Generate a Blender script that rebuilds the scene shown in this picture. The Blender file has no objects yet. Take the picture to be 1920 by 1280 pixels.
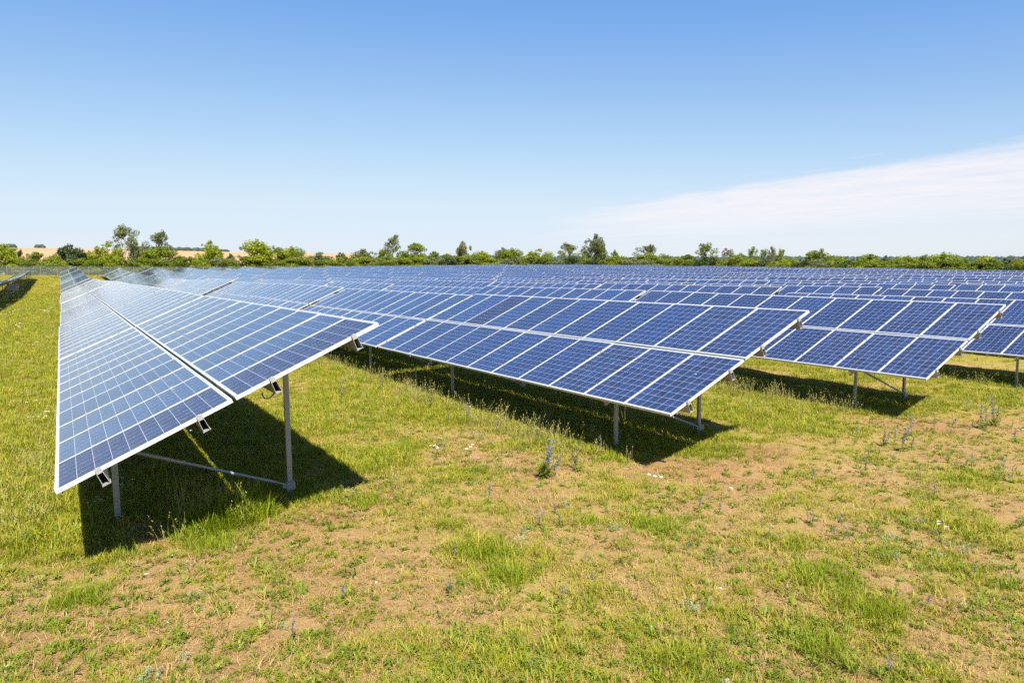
import bpy, bmesh, math, random
import numpy as np
from mathutils import Vector, Matrix, Euler

R = math.radians
rng = np.random.default_rng(7)
random.seed(7)
scene = bpy.context.scene
COL = scene.collection

# ------------------------------------------------------------------ camera
CAMZ = 3.0
F_PX, PITCH, YAW = 1336.0, R(6.49), R(32.23)
cam_data = bpy.data.cameras.new('camera')
cam_data.sensor_width = 36.0
cam_data.lens = 36.0 * F_PX / 1920.0
cam_data.clip_start = 0.05
cam_data.clip_end = 20000.0
cam = bpy.data.objects.new('camera', cam_data)
COL.objects.link(cam)
cam.location = (0, 0, CAMZ)
cam.rotation_euler = (R(90) - PITCH, 0, -YAW)
scene.camera = cam

# ------------------------------------------------------------------ light
SUN_EL, SUN_AZ = R(52), R(-164)          # azimuth from +Y towards +X
SUN_DIR = Vector((math.sin(SUN_AZ) * math.cos(SUN_EL), math.cos(SUN_AZ) * math.cos(SUN_EL), math.sin(SUN_EL)))
sun = bpy.data.lights.new('sun', 'SUN')
sun.energy = 5.0
sun.angle = R(0.53)
sun.color = (1.0, 0.955, 0.88)
sun_o = bpy.data.objects.new('sun', sun)
COL.objects.link(sun_o)
sun_o.rotation_euler = SUN_DIR.to_track_quat('Z', 'Y').to_euler()
sun_o.location = (0, 0, 60)

world = bpy.data.worlds.new('World')
scene.world = world
world.use_nodes = True
wn, wl = world.node_tree.nodes, world.node_tree.links
wn.clear()
SKY_STRENGTH = 0.06
EXPOSURE = 1.25


def wmath(op, a, b=None, c=None, clamp=False):
    n = wn.new('ShaderNodeMath'); n.operation = op; n.use_clamp = clamp
    for i, v in enumerate((a, b, c)):
        if v is None: continue
        if isinstance(v, (int, float)): n.inputs[i].default_value = v
        else: wl.new(v, n.inputs[i])
    return n.outputs[0]


def wrange(v, a, b, c, d):
    n = wn.new('ShaderNodeMapRange'); n.interpolation_type = 'SMOOTHSTEP'
    wl.new(v, n.inputs[0])
    for i, x in enumerate((a, b, c, d)): n.inputs[i + 1].default_value = x
    return n.outputs[0]


sky = wn.new('ShaderNodeTexSky')
sky.sky_type = 'NISHITA'
sky.sun_disc = False
sky.sun_elevation = SUN_EL
sky.sun_rotation = SUN_AZ
sky.altitude = 50
sky.air_density = 1.0
sky.dust_density = 0.2
sky.ozone_density = 4.0
# high thin cirrus sheet, mapped on a flat layer overhead
tc = wn.new('ShaderNodeTexCoord')
sep = wn.new('ShaderNodeSeparateXYZ'); wl.new(tc.outputs['Generated'], sep.inputs[0])
zc = wmath('MAXIMUM', sep.outputs[2], 0.012)
px, py = wmath('DIVIDE', sep.outputs[0], zc), wmath('DIVIDE', sep.outputs[1], zc)
edge = wmath('SUBTRACT', px, wmath('MULTIPLY_ADD', py, 0.236, 6.33))
comb = wn.new('ShaderNodeCombineXYZ'); wl.new(wmath('MULTIPLY', edge, 1.0), comb.inputs[0]); wl.new(wmath('MULTIPLY', py, 0.45), comb.inputs[1])
nz = wn.new('ShaderNodeTexNoise'); nz.inputs['Scale'].default_value = 1.3; nz.inputs['Detail'].default_value = 7; nz.inputs['Roughness'].default_value = 0.6
wl.new(comb.outputs[0], nz.inputs['Vector'])
comb2 = wn.new('ShaderNodeCombineXYZ'); wl.new(wmath('MULTIPLY', edge, 0.5), comb2.inputs[0]); wl.new(wmath('MULTIPLY', py, 0.12), comb2.inputs[1])
nz2 = wn.new('ShaderNodeTexNoise'); nz2.inputs['Scale'].default_value = 1.0; nz2.inputs['Detail'].default_value = 5
wl.new(comb2.outputs[0], nz2.inputs['Vector'])
nz3 = wn.new('ShaderNodeTexNoise'); nz3.inputs['Scale'].default_value = 1.0; nz3.inputs['Detail'].default_value = 8; nz3.inputs['Roughness'].default_value = 0.68
comb3 = wn.new('ShaderNodeCombineXYZ'); wl.new(wmath('MULTIPLY', edge, 2.2), comb3.inputs[0]); wl.new(wmath('MULTIPLY_ADD', py, 1.1, 3.7), comb3.inputs[1])
wl.new(comb3.outputs[0], nz3.inputs['Vector'])
wob = wmath('ADD', wmath('MULTIPLY_ADD', nz.outputs[0], 1.1, -0.55), wmath('MULTIPLY_ADD', nz2.outputs[0], 1.2, -0.6))
wob = wmath('ADD', wob, wmath('MULTIPLY_ADD', nz3.outputs[0], 0.5, -0.25))
m_edge = wrange(wmath('ADD', edge, wob), -0.42, 0.62, 0.0, 1.0)
wisps = wmath('MULTIPLY', wrange(wmath('ADD', edge, wob), -1.1, 0.2, 0.0, 1.0), wrange(nz3.outputs[0], 0.50, 0.75, 0.0, 0.6))
m_edge = wmath('MAXIMUM', m_edge, wisps)
m_left = wrange(wmath('ADD', wmath('DIVIDE', py, wmath('MAXIMUM', px, 0.5)), wmath('MULTIPLY_ADD', nz2.outputs[0], 0.7, -0.35)), 0.85, 1.55, 1.0, 0.0)
m_far = wrange(edge, 2.5, 14.0, 1.0, 0.40)
streak = wmath('MULTIPLY', wrange(nz.outputs[0], 0.30, 0.62, 0.74, 1.0), wrange(nz3.outputs[0], 0.30, 0.60, 0.74, 1.0))
cmask = wmath('MULTIPLY', wmath('MULTIPLY', m_edge, m_left), wmath('MULTIPLY', m_far, streak))
m_up = wrange(sep.outputs[2], 0.0, 0.012, 0.0, 1.0)
cmask = wmath('MULTIPLY', wmath('MULTIPLY', cmask, m_up), 0.93)
# colour balance of the clear sky: a touch deeper blue overhead, clean white at the horizon
GAIN = SKY_STRENGTH * 2 ** EXPOSURE
skys = wn.new('ShaderNodeVectorMath'); skys.operation = 'SCALE'; skys.inputs[3].default_value = 0.148 / 1.5
wl.new(sky.outputs[0], skys.inputs[0])
curv = wn.new('ShaderNodeRGBCurve')
for ci, pts in enumerate((
        ((0, 0), (.216, .191), (.283, .287), (.403, .434), (.68, .651), (.949, .723), (1.135, .76), (1.5, .80)),
        ((0, 0), (.20, .215), (.377, .407), (.482, .509), (.658, .658), (.975, .815), (1.157, .845), (1.5, .87)),
        ((0, 0), (.40, .53), (.678, .831), (.813, .875), (.996, .939), (1.156, .960), (1.5, .97)))):
    c = curv.mapping.curves[ci]
    while len(c.points) > 2: c.points.remove(c.points[1])
    c.points[0].location = (0, 0); c.points[-1].location = (1, pts[-1][1] / 1.5)
    for a_, b_ in pts[1:-1]: c.points.new(a_ / 1.5, b_ / 1.5)
curv.mapping.update()
wl.new(skys.outputs[0], curv.inputs['Color'])
back = wn.new('ShaderNodeVectorMath'); back.operation = 'SCALE'; back.inputs[3].default_value = 1.5 / GAIN
wl.new(curv.outputs[0], back.inputs[0])
cmix = wn.new('ShaderNodeMix'); cmix.data_type = 'RGBA'
wl.new(cmask, cmix.inputs[0]); wl.new(back.outputs[0], cmix.inputs[6])
CLOUD = 0.96 / GAIN
cmix.inputs[7].default_value = (CLOUD * 0.98, CLOUD * 0.955, CLOUD * 1.0, 1)
bg = wn.new('ShaderNodeBackground'); bg.inputs[1].default_value = SKY_STRENGTH
wl.new(cmix.outputs[2], bg.inputs[0])
wo = wn.new('ShaderNodeOutputWorld'); wl.new(bg.outputs[0], wo.inputs[0])

vs = scene.view_settings
vs.view_transform = 'Standard'; vs.look = 'None'; vs.gamma = 1.0; vs.use_curve_mapping = False
vs.exposure = EXPOSURE
scene.render.engine = 'CYCLES'
scene.cycles.max_bounces = 5
scene.cycles.diffuse_bounces = 2
scene.cycles.glossy_bounces = 2
scene.cycles.transmission_bounces = 2
scene.cycles.use_denoising = False
scene.cycles.caustics_reflective = False
scene.cycles.caustics_refractive = False
scene.cycles.use_adaptive_sampling = True
scene.cycles.adaptive_threshold = 0.02
scene.cycles.transparent_max_bounces = 8

# ------------------------------------------------------------------ helpers
def pixel_ray(u, v):
    """direction through a pixel of the 1920 x 1280 photograph"""
    a, b = (u - 960) / F_PX, (v - 640) / F_PX
    d = math.cos(PITCH) - math.sin(PITCH) * b
    z = -math.sin(PITCH) - math.cos(PITCH) * b
    return np.array([a * math.cos(YAW) + d * math.sin(YAW), -a * math.sin(YAW) + d * math.cos(YAW), z])


def value_noise(x, y, scale, seed):
    g = np.random.default_rng(seed).random((257, 257))
    fx, fy = np.asarray(x) / scale + 1000.37, np.asarray(y) / scale + 1000.71
    ix, iy = np.floor(fx).astype(int), np.floor(fy).astype(int)
    tx, ty = fx - ix, fy - iy
    tx, ty = tx * tx * (3 - 2 * tx), ty * ty * (3 - 2 * ty)
    a, b = g[ix % 257, iy % 257], g[(ix + 1) % 257, iy % 257]
    c, d = g[ix % 257, (iy + 1) % 257], g[(ix + 1) % 257, (iy + 1) % 257]
    return (a * (1 - tx) + b * tx) * (1 - ty) + (c * (1 - tx) + d * tx) * ty


def fbm(x, y, scale, seed, octaves=4):
    t, amp, tot = 0, 1.0, 0
    for o in range(octaves):
        t = t + amp * value_noise(x, y, scale / 2 ** o, seed + o); tot += amp; amp *= 0.55
    return t / tot


def sstep(x, a, b):
    t = np.clip((np.asarray(x, float) - a) / (b - a), 0, 1)
    return t * t * (3 - 2 * t)


def new_obj(name, data, parent=None, loc=(0, 0, 0), rot=(0, 0, 0)):
    o = bpy.data.objects.new(name, data)
    COL.objects.link(o)
    if parent: o.parent = parent
    o.location = loc; o.rotation_euler = rot
    return o


def tag(o, label=None, cat=None, group=None, kind=None):
    if label: o['label'] = label
    if cat: o['category'] = cat
    if group: o['group'] = group
    if kind: o['kind'] = kind
    return o


class MB:
    """collects faces for one mesh"""
    def __init__(s): s.v, s.f, s.m, s.uv = [], [], [], []

    def face(s, pts, mat=0, uv=None):
        i = len(s.v); s.v += [tuple(p) for p in pts]; s.f.append(tuple(range(i, i + len(pts)))); s.m.append(mat)
        s.uv.append(uv if uv else [(0, 0)] * len(pts))

    def box(s, a, b, mat=0, M=None):
        (x0, y0, z0), (x1, y1, z1) = a, b
        c = [Vector(p) for p in ((x0, y0, z0), (x1, y0, z0), (x1, y1, z0), (x0, y1, z0), (x0, y0, z1), (x1, y0, z1), (x1, y1, z1), (x0, y1, z1))]
        if M: c = [M @ p for p in c]
        for q in ((3, 2, 1, 0), (4, 5, 6, 7), (0, 1, 5, 4), (1, 2, 6, 5), (2, 3, 7, 6), (3, 0, 4, 7)):
            s.face([c[k] for k in q], mat)

    def extrude(s, poly, p0, p1, ax, ay, mat=0):
        """closed polygon in (ax, ay) swept from p0 to p1, with end caps"""
        p0, p1, ax, ay = map(Vector, (p0, p1, ax, ay))
        n = len(poly)
        A = [p0 + ax * a + ay * b for a, b in poly]; B = [p1 + ax * a + ay * b for a, b in poly]
        for i in range(n):
            j = (i + 1) % n
            s.face([A[i], A[j], B[j], B[i]], mat)
        s.face(A[::-1], mat); s.face(B, mat)

    def tube(s, pts, radii, n=8, mat=0, cap=True):
        pts = [Vector(p) for p in pts]
        rings = []
        for i, p in enumerate(pts):
            d = (pts[min(i + 1, len(pts) - 1)] - pts[max(i - 1, 0)]).normalized()
            up = Vector((0, 0, 1)) if abs(d.z) < 0.9 else Vector((1, 0, 0))
            a = d.cross(up).normalized(); b = a.cross(d)
            rings.append([p + (a * math.cos(2 * math.pi * k / n) + b * math.sin(2 * math.pi * k / n)) * radii[i] for k in range(n)])
        for i in range(len(rings) - 1):
            for k in range(n):
                j = (k + 1) % n
                s.face([rings[i][k], rings[i][j], rings[i + 1][j], rings[i + 1][k]], mat)
        if cap:
            s.face(rings[0][::-1], mat); s.face(rings[-1], mat)

    def mesh(s, name, mats, smooth=False):
        me = bpy.data.meshes.new(name)
        me.from_pydata(s.v, [], s.f)
        for m in mats: me.materials.append(m)
        me.polygons.foreach_set('material_index', s.m)
        if any(any(c != (0, 0) for c in u) for u in s.uv):
            l = me.uv_layers.new(name='UVMap')
            l.data.foreach_set('uv', [c for u in s.uv for p in u for c in p])
        if smooth: me.polygons.foreach_set('use_smooth', [True] * len(s.f))
        me.update()
        return me


# ------------------------------------------------------------------ materials
class NT:
    def __init__(s, name):
        s.mat = bpy.data.materials.new(name); s.mat.use_nodes = True
        s.n, s.l = s.mat.node_tree.nodes, s.mat.node_tree.links
        s.bsdf = s.n['Principled BSDF']; s.out = s.n['Material Output']

    def put(s, sock, v):
        if isinstance(v, bpy.types.NodeSocket): s.l.new(v, sock)
        elif isinstance(v, (tuple, list)) and len(v) == 3 and sock.type == 'RGBA': sock.default_value = (*v, 1)
        else: sock.default_value = v

    def math(s, op, a, b=0.0, c=0.0, clamp=False):
        n = s.n.new('ShaderNodeMath'); n.operation = op; n.use_clamp = clamp
        for i, v in enumerate((a, b, c)): s.put(n.inputs[i], v)
        return n.outputs[0]

    def mix(s, f, a, b, mode='MIX'):
        n = s.n.new('ShaderNodeMix'); n.data_type = 'RGBA'; n.blend_type = mode
        s.put(n.inputs[0], f); s.put(n.inputs[6], a); s.put(n.inputs[7], b)
        return n.outputs[2]

    def rng(s, v, a, b, c=0.0, d=1.0):
        n = s.n.new('ShaderNodeMapRange'); s.put(n.inputs[0], v)
        for i, x in enumerate((a, b, c, d)): s.put(n.inputs[i + 1], x)
        return n.outputs[0]

    def noise(s, scale, detail=4, rough=0.55, vec=None):
        n = s.n.new('ShaderNodeTexNoise'); n.inputs['Scale'].default_value = scale
        n.inputs['Detail'].default_value = detail; n.inputs['Roughness'].default_value = rough
        if vec: s.l.new(vec, n.inputs['Vector'])
        return n.outputs[0]

    def coord(s, k='Object'): return s.n.new('ShaderNodeTexCoord').outputs[k]

    def pos(s): return s.n.new('ShaderNodeNewGeometry').outputs['Position']

    def rnd(s): return s.n.new('ShaderNodeObjectInfo').outputs['Random']

    def attr(s, name):
        n = s.n.new('ShaderNodeAttribute'); n.attribute_name = name
        return n.outputs['Fac']

    def bump(s, h, strength, dist=0.02):
        n = s.n.new('ShaderNodeBump'); n.inputs['Strength'].default_value = strength; n.inputs['Distance'].default_value = dist
        s.l.new(h, n.inputs['Height']); s.l.new(n.outputs[0], s.bsdf.inputs['Normal'])

    def set(s, **k):
        names = dict(color='Base Color', rough='Roughness', metal='Metallic', coat='Coat Weight', coat_rough='Coat Roughness', spec='Specular IOR Level', coat_ior='Coat IOR')
        for a, v in k.items(): s.put(s.bsdf.inputs[names[a]], v)
        return s


def mat_metal(name, c, rough, metal, spotty=0.12, sc=30):
    t = NT(name)
    f = t.noise(sc, 5, 0.65, t.coord())
    g = t.noise(4, 3, 0.5, t.coord())
    d = tuple(x * (1 - 2.2 * spotty) for x in c)
    col = t.mix(t.rng(f, 0.3, 0.7), d, c)
    col = t.mix(t.rng(g, 0.45, 0.75, 0, 0.35), col, tuple(x * 0.72 for x in c))
    t.set(color=col, rough=t.rng(f, 0.2, 0.8, rough - 0.08, rough + 0.1), metal=metal)
    return t.mat


M_FRAME = mat_metal('anodised_aluminium', (0.60, 0.60, 0.60), 0.42, 0.3, 0.05)
M_ALU = mat_metal('mill_aluminium', (0.46, 0.45, 0.43), 0.45, 0.45, 0.10)
M_GALV = mat_metal('galvanised_steel', (0.36, 0.37, 0.37), 0.5, 0.5, 0.18, 45)
M_DARKMETAL = mat_metal('dark_fitting', (0.05, 0.05, 0.055), 0.55, 0.2, 0.1)
M_CABLE = mat_metal('black_cable', (0.012, 0.012, 0.012), 0.6, 0.0, 0.05)
M_BOX = mat_metal('grey_enclosure', (0.36, 0.37, 0.37), 0.5, 0.0, 0.03)


def mat_pv(name, c0, c1, coat_rough, dust, dullness):
    """photovoltaic laminate: UV is counted in cells, the seams between cells show the white back sheet"""
    t = NT(name)
    uvn = t.n.new('ShaderNodeUVMap'); uvn.uv_map = 'UVMap'
    sp = t.n.new('ShaderNodeSeparateXYZ'); t.l.new(uvn.outputs[0], sp.inputs[0])
    U, V = sp.outputs[0], sp.outputs[1]          # U along the short side (6), V along the long side (10)
    fu, fv = t.math('FRACT', U), t.math('FRACT', V)
    gap = 0.011
    gu = t.math('MAXIMUM', t.math('LESS_THAN', fu, gap), t.math('GREATER_THAN', fu, 1 - gap))
    gv = t.math('MAXIMUM', t.math('LESS_THAN', fv, gap), t.math('GREATER_THAN', fv, 1 - gap))
    out = t.math('MAXIMUM', t.math('LESS_THAN', U, 0.0), t.math('GREATER_THAN', U, 6.0))
    out2 = t.math('MAXIMUM', t.math('LESS_THAN', V, 0.0), t.math('GREATER_THAN', V, 10.0))
    sheet = t.math('MAXIMUM', t.math('MAXIMUM', gu, gv), t.math('MAXIMUM', out, out2))
    # three soldered ribbons in each cell
    bb = t.math('ABSOLUTE', t.math('SUBTRACT', t.math('FRACT', t.math('MULTIPLY', fu, 3.0)), 0.5))
    ribbon = t.math('MULTIPLY', t.math('LESS_THAN', bb, 0.012), t.math('SUBTRACT', 1.0, sheet))
    # tone of each cell and of each module
    wn_ = t.n.new('ShaderNodeTexWhiteNoise'); wn_.noise_dimensions = '3D'
    cb = t.n.new('ShaderNodeCombineXYZ')
    rnd = t.rnd()
    t.l.new(t.math('FLOOR', U), cb.inputs[0]); t.l.new(t.math('FLOOR', V), cb.inputs[1]); t.l.new(t.math('MULTIPLY', rnd, 91.0), cb.inputs[2])
    t.l.new(cb.outputs[0], wn_.inputs[0])
    vor = t.n.new('ShaderNodeTexVoronoi'); vor.inputs['Scale'].default_value = 70
    t.l.new(t.coord(), vor.inputs['Vector'])
    sv = t.n.new('ShaderNodeSeparateColor'); t.l.new(vor.outputs['Color'], sv.inputs[0])
    tone = t.math('ADD', t.math('MULTIPLY', wn_.outputs[0], 0.5), t.math('ADD', t.math('MULTIPLY', sv.outputs[0], 0.16), t.math('MULTIPLY', rnd, 0.5)))
    cell = t.mix(t.rng(tone, 0.08, 1.05), c0, c1)
    n_dust = t.noise(2.2, 6, 0.65, t.pos())
    cell = t.mix(t.rng(n_dust, 0.35, 0.8, dust * 0.4, dust), cell, (0.24, 0.23, 0.21))
    # dust washed down to the lower edge of each module, in runs
    run = t.noise(9, 4, 0.7, t.pos())
    low = t.math('MULTIPLY', t.rng(V, 0.9, -0.1, 0.0, 1.0), t.rng(run, 0.35, 0.7))
    cell = t.mix(t.math('MULTIPLY', t.math('MINIMUM', t.math('MAXIMUM', low, 0.0), 1.0), 0.10), cell, (0.30, 0.28, 0.25))
    col = t.mix(ribbon, cell, (0.17, 0.185, 0.23))
    col = t.mix(sheet, col, (0.40, 0.41, 0.44))
    # a few bird droppings
    dv = t.n.new('ShaderNodeTexVoronoi'); dv.inputs['Scale'].default_value = 1.7
    t.l.new(t.pos(), dv.inputs['Vector'])
    dc = t.n.new('ShaderNodeSeparateColor'); t.l.new(dv.outputs['Color'], dc.inputs[0])
    spot = t.math('MULTIPLY', t.math('LESS_THAN', t.math('ADD', dv.outputs['Distance'], t.math('MULTIPLY', run, 0.05)), 0.052), t.math('GREATER_THAN', dc.outputs[0], 0.72))
    col = t.mix(t.math('MULTIPLY', spot, 0.7), col, (0.48, 0.47, 0.44))
    t.set(color=col, rough=0.5, coat=1.0 - dullness, coat_rough=t.rng(n_dust, 0.3, 0.8, coat_rough, coat_rough + 0.08), coat_ior=1.5, spec=0.25)
    return t.mat


M_PV = mat_pv('photovoltaic_laminate', (0.004, 0.011, 0.044), (0.010, 0.029, 0.104), 0.07, 0.012, 0.0)
M_PVD = mat_pv('dull_photovoltaic_laminate', (0.006, 0.010, 0.040), (0.013, 0.022, 0.078), 0.14, 0.04, 0.45)


def mat_leaf(name, c0, c1, trans=0.35, rough=0.55, dry=None, by='rnd', var=9.0):
    t = NT(name)
    f = t.rnd()
    n = t.noise(var, 3, 0.6, t.coord())
    col = t.mix(t.rng(t.math('ADD', t.math('MULTIPLY', f, 0.6), t.math('MULTIPLY', n, 0.6)), 0.2, 1.0), c0, c1)
    if dry: col = t.mix(t.rng(t.math('FRACT', t.math('MULTIPLY', f, 7.31)), 0.6, 1.0), col, dry)
    t.set(color=col, rough=rough, spec=0.25)
    tr = t.n.new('ShaderNodeBsdfTranslucent'); t.put(tr.inputs[0], t.mix(0.5, col, (0.28, 0.31, 0.01)))
    mx = t.n.new('ShaderNodeMixShader'); mx.inputs[0].default_value = trans
    t.l.new(t.bsdf.outputs[0], mx.inputs[1]); t.l.new(tr.outputs[0], mx.inputs[2]); t.l.new(mx.outputs[0], t.out.inputs[0])
    return t.mat


M_GRASS = mat_leaf('meadow_grass', (0.18, 0.195, 0.009), (0.35, 0.335, 0.022), 0.35, 0.5, (0.39, 0.27, 0.06))
M_LUSH = mat_leaf('lush_grass', (0.13, 0.19, 0.006), (0.27, 0.31, 0.013), 0.4, 0.5)
M_DRY = mat_leaf('dry_grass', (0.29, 0.185, 0.06), (0.43, 0.30, 0.11), 0.25, 0.7)
M_STEM = mat_leaf('seeding_grass', (0.25, 0.24, 0.05), (0.40, 0.33, 0.13), 0.3, 0.6)
M_WEED = mat_leaf('broadleaf_weed', (0.11, 0.16, 0.012), (0.23, 0.26, 0.028), 0.3, 0.45)
M_SILVER = mat_leaf('silvery_weed', (0.20, 0.24, 0.12), (0.32, 0.35, 0.21), 0.2, 0.7)
M_PURPLE = mat_leaf('bugloss_flower', (0.15, 0.12, 0.34), (0.25, 0.20, 0.44), 0.3, 0.6)
M_PETAL = mat_leaf('white_petal', (0.58, 0.58, 0.54), (0.66, 0.66, 0.62), 0.3, 0.6)
M_YELLOW = mat_leaf('yellow_petal', (0.62, 0.48, 0.03), (0.72, 0.55, 0.05), 0.3, 0.6)
M_BARK = mat_metal('bark', (0.16, 0.13, 0.10), 0.85, 0.0, 0.2, 8)
M_PALEBARK = mat_metal('pale_bark', (0.36, 0.33, 0.28), 0.85, 0.0, 0.2, 6)
M_STONE = mat_metal('pale_stone', (0.44, 0.39, 0.33), 0.9, 0.0, 0.08, 12)
M_WOOD = mat_metal('weathered_wood', (0.42, 0.36, 0.27), 0.8, 0.0, 0.12, 14)
M_CROWN = {
    'bright': mat_leaf('bright_leaves', (0.13, 0.18, 0.010), (0.27, 0.30, 0.020), 0.4, 0.5, var=0.9),
    'mid': mat_leaf('green_leaves', (0.10, 0.14, 0.016), (0.20, 0.235, 0.032), 0.4, 0.5, var=0.9),
    'dark': mat_leaf('dark_leaves', (0.025, 0.048, 0.014), (0.055, 0.085, 0.026), 0.2, 0.5, var=0.9),
    'grey': mat_leaf('grey_green_leaves', (0.11, 0.13, 0.048), (0.20, 0.22, 0.09), 0.35, 0.6, var=0.9),
    'brown': mat_leaf('brownish_leaves', (0.13, 0.105, 0.045), (0.20, 0.165, 0.075), 0.2, 0.7, var=0.9),
}
M_FOREST = mat_leaf('forest_leaves', (0.03, 0.045, 0.032), (0.05, 0.07, 0.048), 0.1, 0.7, var=0.05)

# ------------------------------------------------------------------ terrain height
GP = np.array([
    (1.4, 7.4, 0), (1.4, 13, -.09), (1.4, 18.6, -.16), (1.4, 29.9, -.32), (1.4, 54, -.67), (1.4, 95, -1.38), (1.4, 139, -1.11), (1.4, 178, -.71),
    (8.8, 7.2, -.13), (8.8, 18.4, -.30), (8.8, 29.8, -.48), (8.8, 53, -.82), (8.8, 76, -1.16), (8.8, 120, -1.47), (8.8, 144, -1.29), (8.8, 183, -.90),
    (15.9, 7.4, -.28), (15.9, 19.7, -.38), (23, 13.6, -.46), (23, 27.7, -.595), (30.2, 17.6, -.56), (30.2, 35.8, -.83), (37.3, 21.6, -.59), (37.3, 43.9, -.89),
    (44.4, 25.5, -.66), (44.4, 52, -.92), (112, 47, -.93), (112, 63, -.69), (115, 129, -.53), (68, 181, -.89), (30, 188, -1.03),
    (-6, 7, .13), (-6, 54, -.6), (-6, 100, -1.30), (-6, 180, -.60), (0, -2, .12), (12, -2, -.12), (30, -5, -.5), (140, 60, -.9), (150, 130, -.55), (140, -10, -1.1), (0, 235, -.6), (110, 235, -.7), (160, 200, -.6)], float)


def _k(d): return np.sqrt(d * d + 9.0)


_A = _k(np.linalg.norm(GP[:, None, :2] - GP[None, :, :2], axis=2)) - np.eye(len(GP)) * 0.35
_A = np.block([[_A, np.ones((len(GP), 1))], [np.ones((1, len(GP))), np.zeros((1, 1))]])
_W = np.linalg.solve(_A, np.append(GP[:, 2], 0))


def gz(x, y):
    """ground height"""
    x, y = np.asarray(x, float), np.asarray(y, float)
    cx, cy = np.clip(x, -60, 220), np.clip(y, -30, 290)
    h = np.full(np.broadcast(x, y).shape, _W[-1]) + 0.0
    for (a, b, _), w in zip(GP, _W): h = h + w * _k(np.hypot(cx - a, cy - b))
    h = np.clip(h, -2.2, 1.0)
    # the fields beyond: a grain field climbing on the left, gently rolling land on the right
    r = np.hypot(x, y)
    az = np.degrees(np.arctan2(x, y))
    rise = 15.5 * sstep(r, 300, 860) * (1 - 0.26 * sstep(az, -3, 19)) * (1 - sstep(az, 19.2, 23)) * sstep(y, 0, 50)
    far = -3.0 * sstep(r, 400, 1200) * sstep(az, 24, 40)
    return h + rise + far


def patch(x, y, u, v, rad, soft=0.6):
    """soft round patch round the ground point seen at a pixel"""
    d = pixel_ray(u, v); k = (0.0 - CAMZ) / d[2]
    gx, gy = d[0] * k, d[1] * k
    for _ in range(4):
        k = (float(gz(gx, gy)) - CAMZ) / d[2]; gx, gy = d[0] * k, d[1] * k
    q = np.hypot(np.asarray(x) - gx, np.asarray(y) - gy) / rad
    return 1 - sstep(q, 1 - soft, 1 + soft * 0.4)


def ground_at(u, v, it=8):
    d = pixel_ray(u, v); k = (0.0 - CAMZ) / d[2]
    for _ in range(it): k = (float(gz(d[0] * k, d[1] * k)) - CAMZ) / d[2]
    return np.array([d[0] * k, d[1] * k, CAMZ + d[2] * k])


XL = [-0.165, 7.198, 14.313] + [14.313 + 7.15 * k for k in range(1, 15)]     # low edge of each row
Y_END = 7.35


def row_phase(x):
    """metres from the low edge of the row whose strip holds x"""
    x = np.asarray(x, float)
    p = np.full(x.shape, 99.0)
    for a in [-7.4] + XL[:6]:
        p = np.where((x - a > -4) & (x - a < 3.2), x - a, p)
    return p


BARE = [(600, 965, .55), (680, 945, .5), (1330, 885, .8), (1400, 850, .9), (1270, 880, .5), (240, 1130, .45), (160, 1190, .5), (330, 1060, .4), (60, 1230, .5),
        (1700, 795, 1.0), (1800, 800, 1.0), (1000, 880, .7), (930, 860, .6), (450, 1240, .6), (1150, 1010, .4), (860, 1150, .4), (1500, 1250, .5), (720, 1060, .5), (540, 990, .5), (300, 1010, .35), (250, 985, .4)]
LUSH = [(410, 975, .33), (440, 960, .28), (370, 1010, .3), (330, 820, 1.4), (60, 900, 1.0), (60, 1000, .8), (110, 800, 1.3), (660, 740, 1.3), (780, 770, 1.2), (860, 760, 1.0), (560, 800, 1.0),
        (700, 860, .8), (900, 1040, .35), (930, 1090, .35), (1540, 1090, .45), (1640, 1150, .4), (1450, 780, 1.5), (1600, 700, 2.0), (1350, 840, .4), (1800, 980, .9), (1850, 740, 1.6), (680, 940, .25), (1230, 990, .4), (1800, 900, .8)]


def lushness(x, y):
    """how much living grass grows, 0 bare to 1 dense"""
    g = 0.23 + 0.80 * (fbm(x, y, 2.2, 11, 4) - 0.28)
    g = g + 0.75 * (fbm(x, y, 0.75, 31, 3) - 0.5)
    g = g + 0.16 * sstep(y, 6.6, 9.5) + 0.16 * (1 - sstep(x, -0.8, 0.4)) + 0.20 * sstep(y, 9, 22)
    ph = row_phase(x)
    strip = np.exp(-((ph + 0.15) / 0.8) ** 2) * sstep(y, 8.2, 10.5)
    g = g + 0.26 * strip
    g = g + 0.45 * ((ph > -0.2) & (ph < 3.0)) * sstep(y, 7.6, 8.6)
    g = g + 0.30 * sstep(y, 80, 130)
    for u, v, r in BARE: g = g - 0.38 * patch(x, y, u, v, r)
    for u, v, r in LUSH: g = g + 0.36 * patch(x, y, u, v, r)
    return np.clip(g, 0, 1)


# ------------------------------------------------------------------ ground sheet
def axis(lo, hi, step, far, grow=1.09):
    a = list(np.arange(lo, hi + step / 2, step))
    s, x = step, hi
    while x < far: s = min(s * grow, 160); x += s; a.append(x)
    s, x = step, lo
    while x > -far: s = min(s * grow, 160); x -= s; a.insert(0, x)
    return np.array(a)


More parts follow.
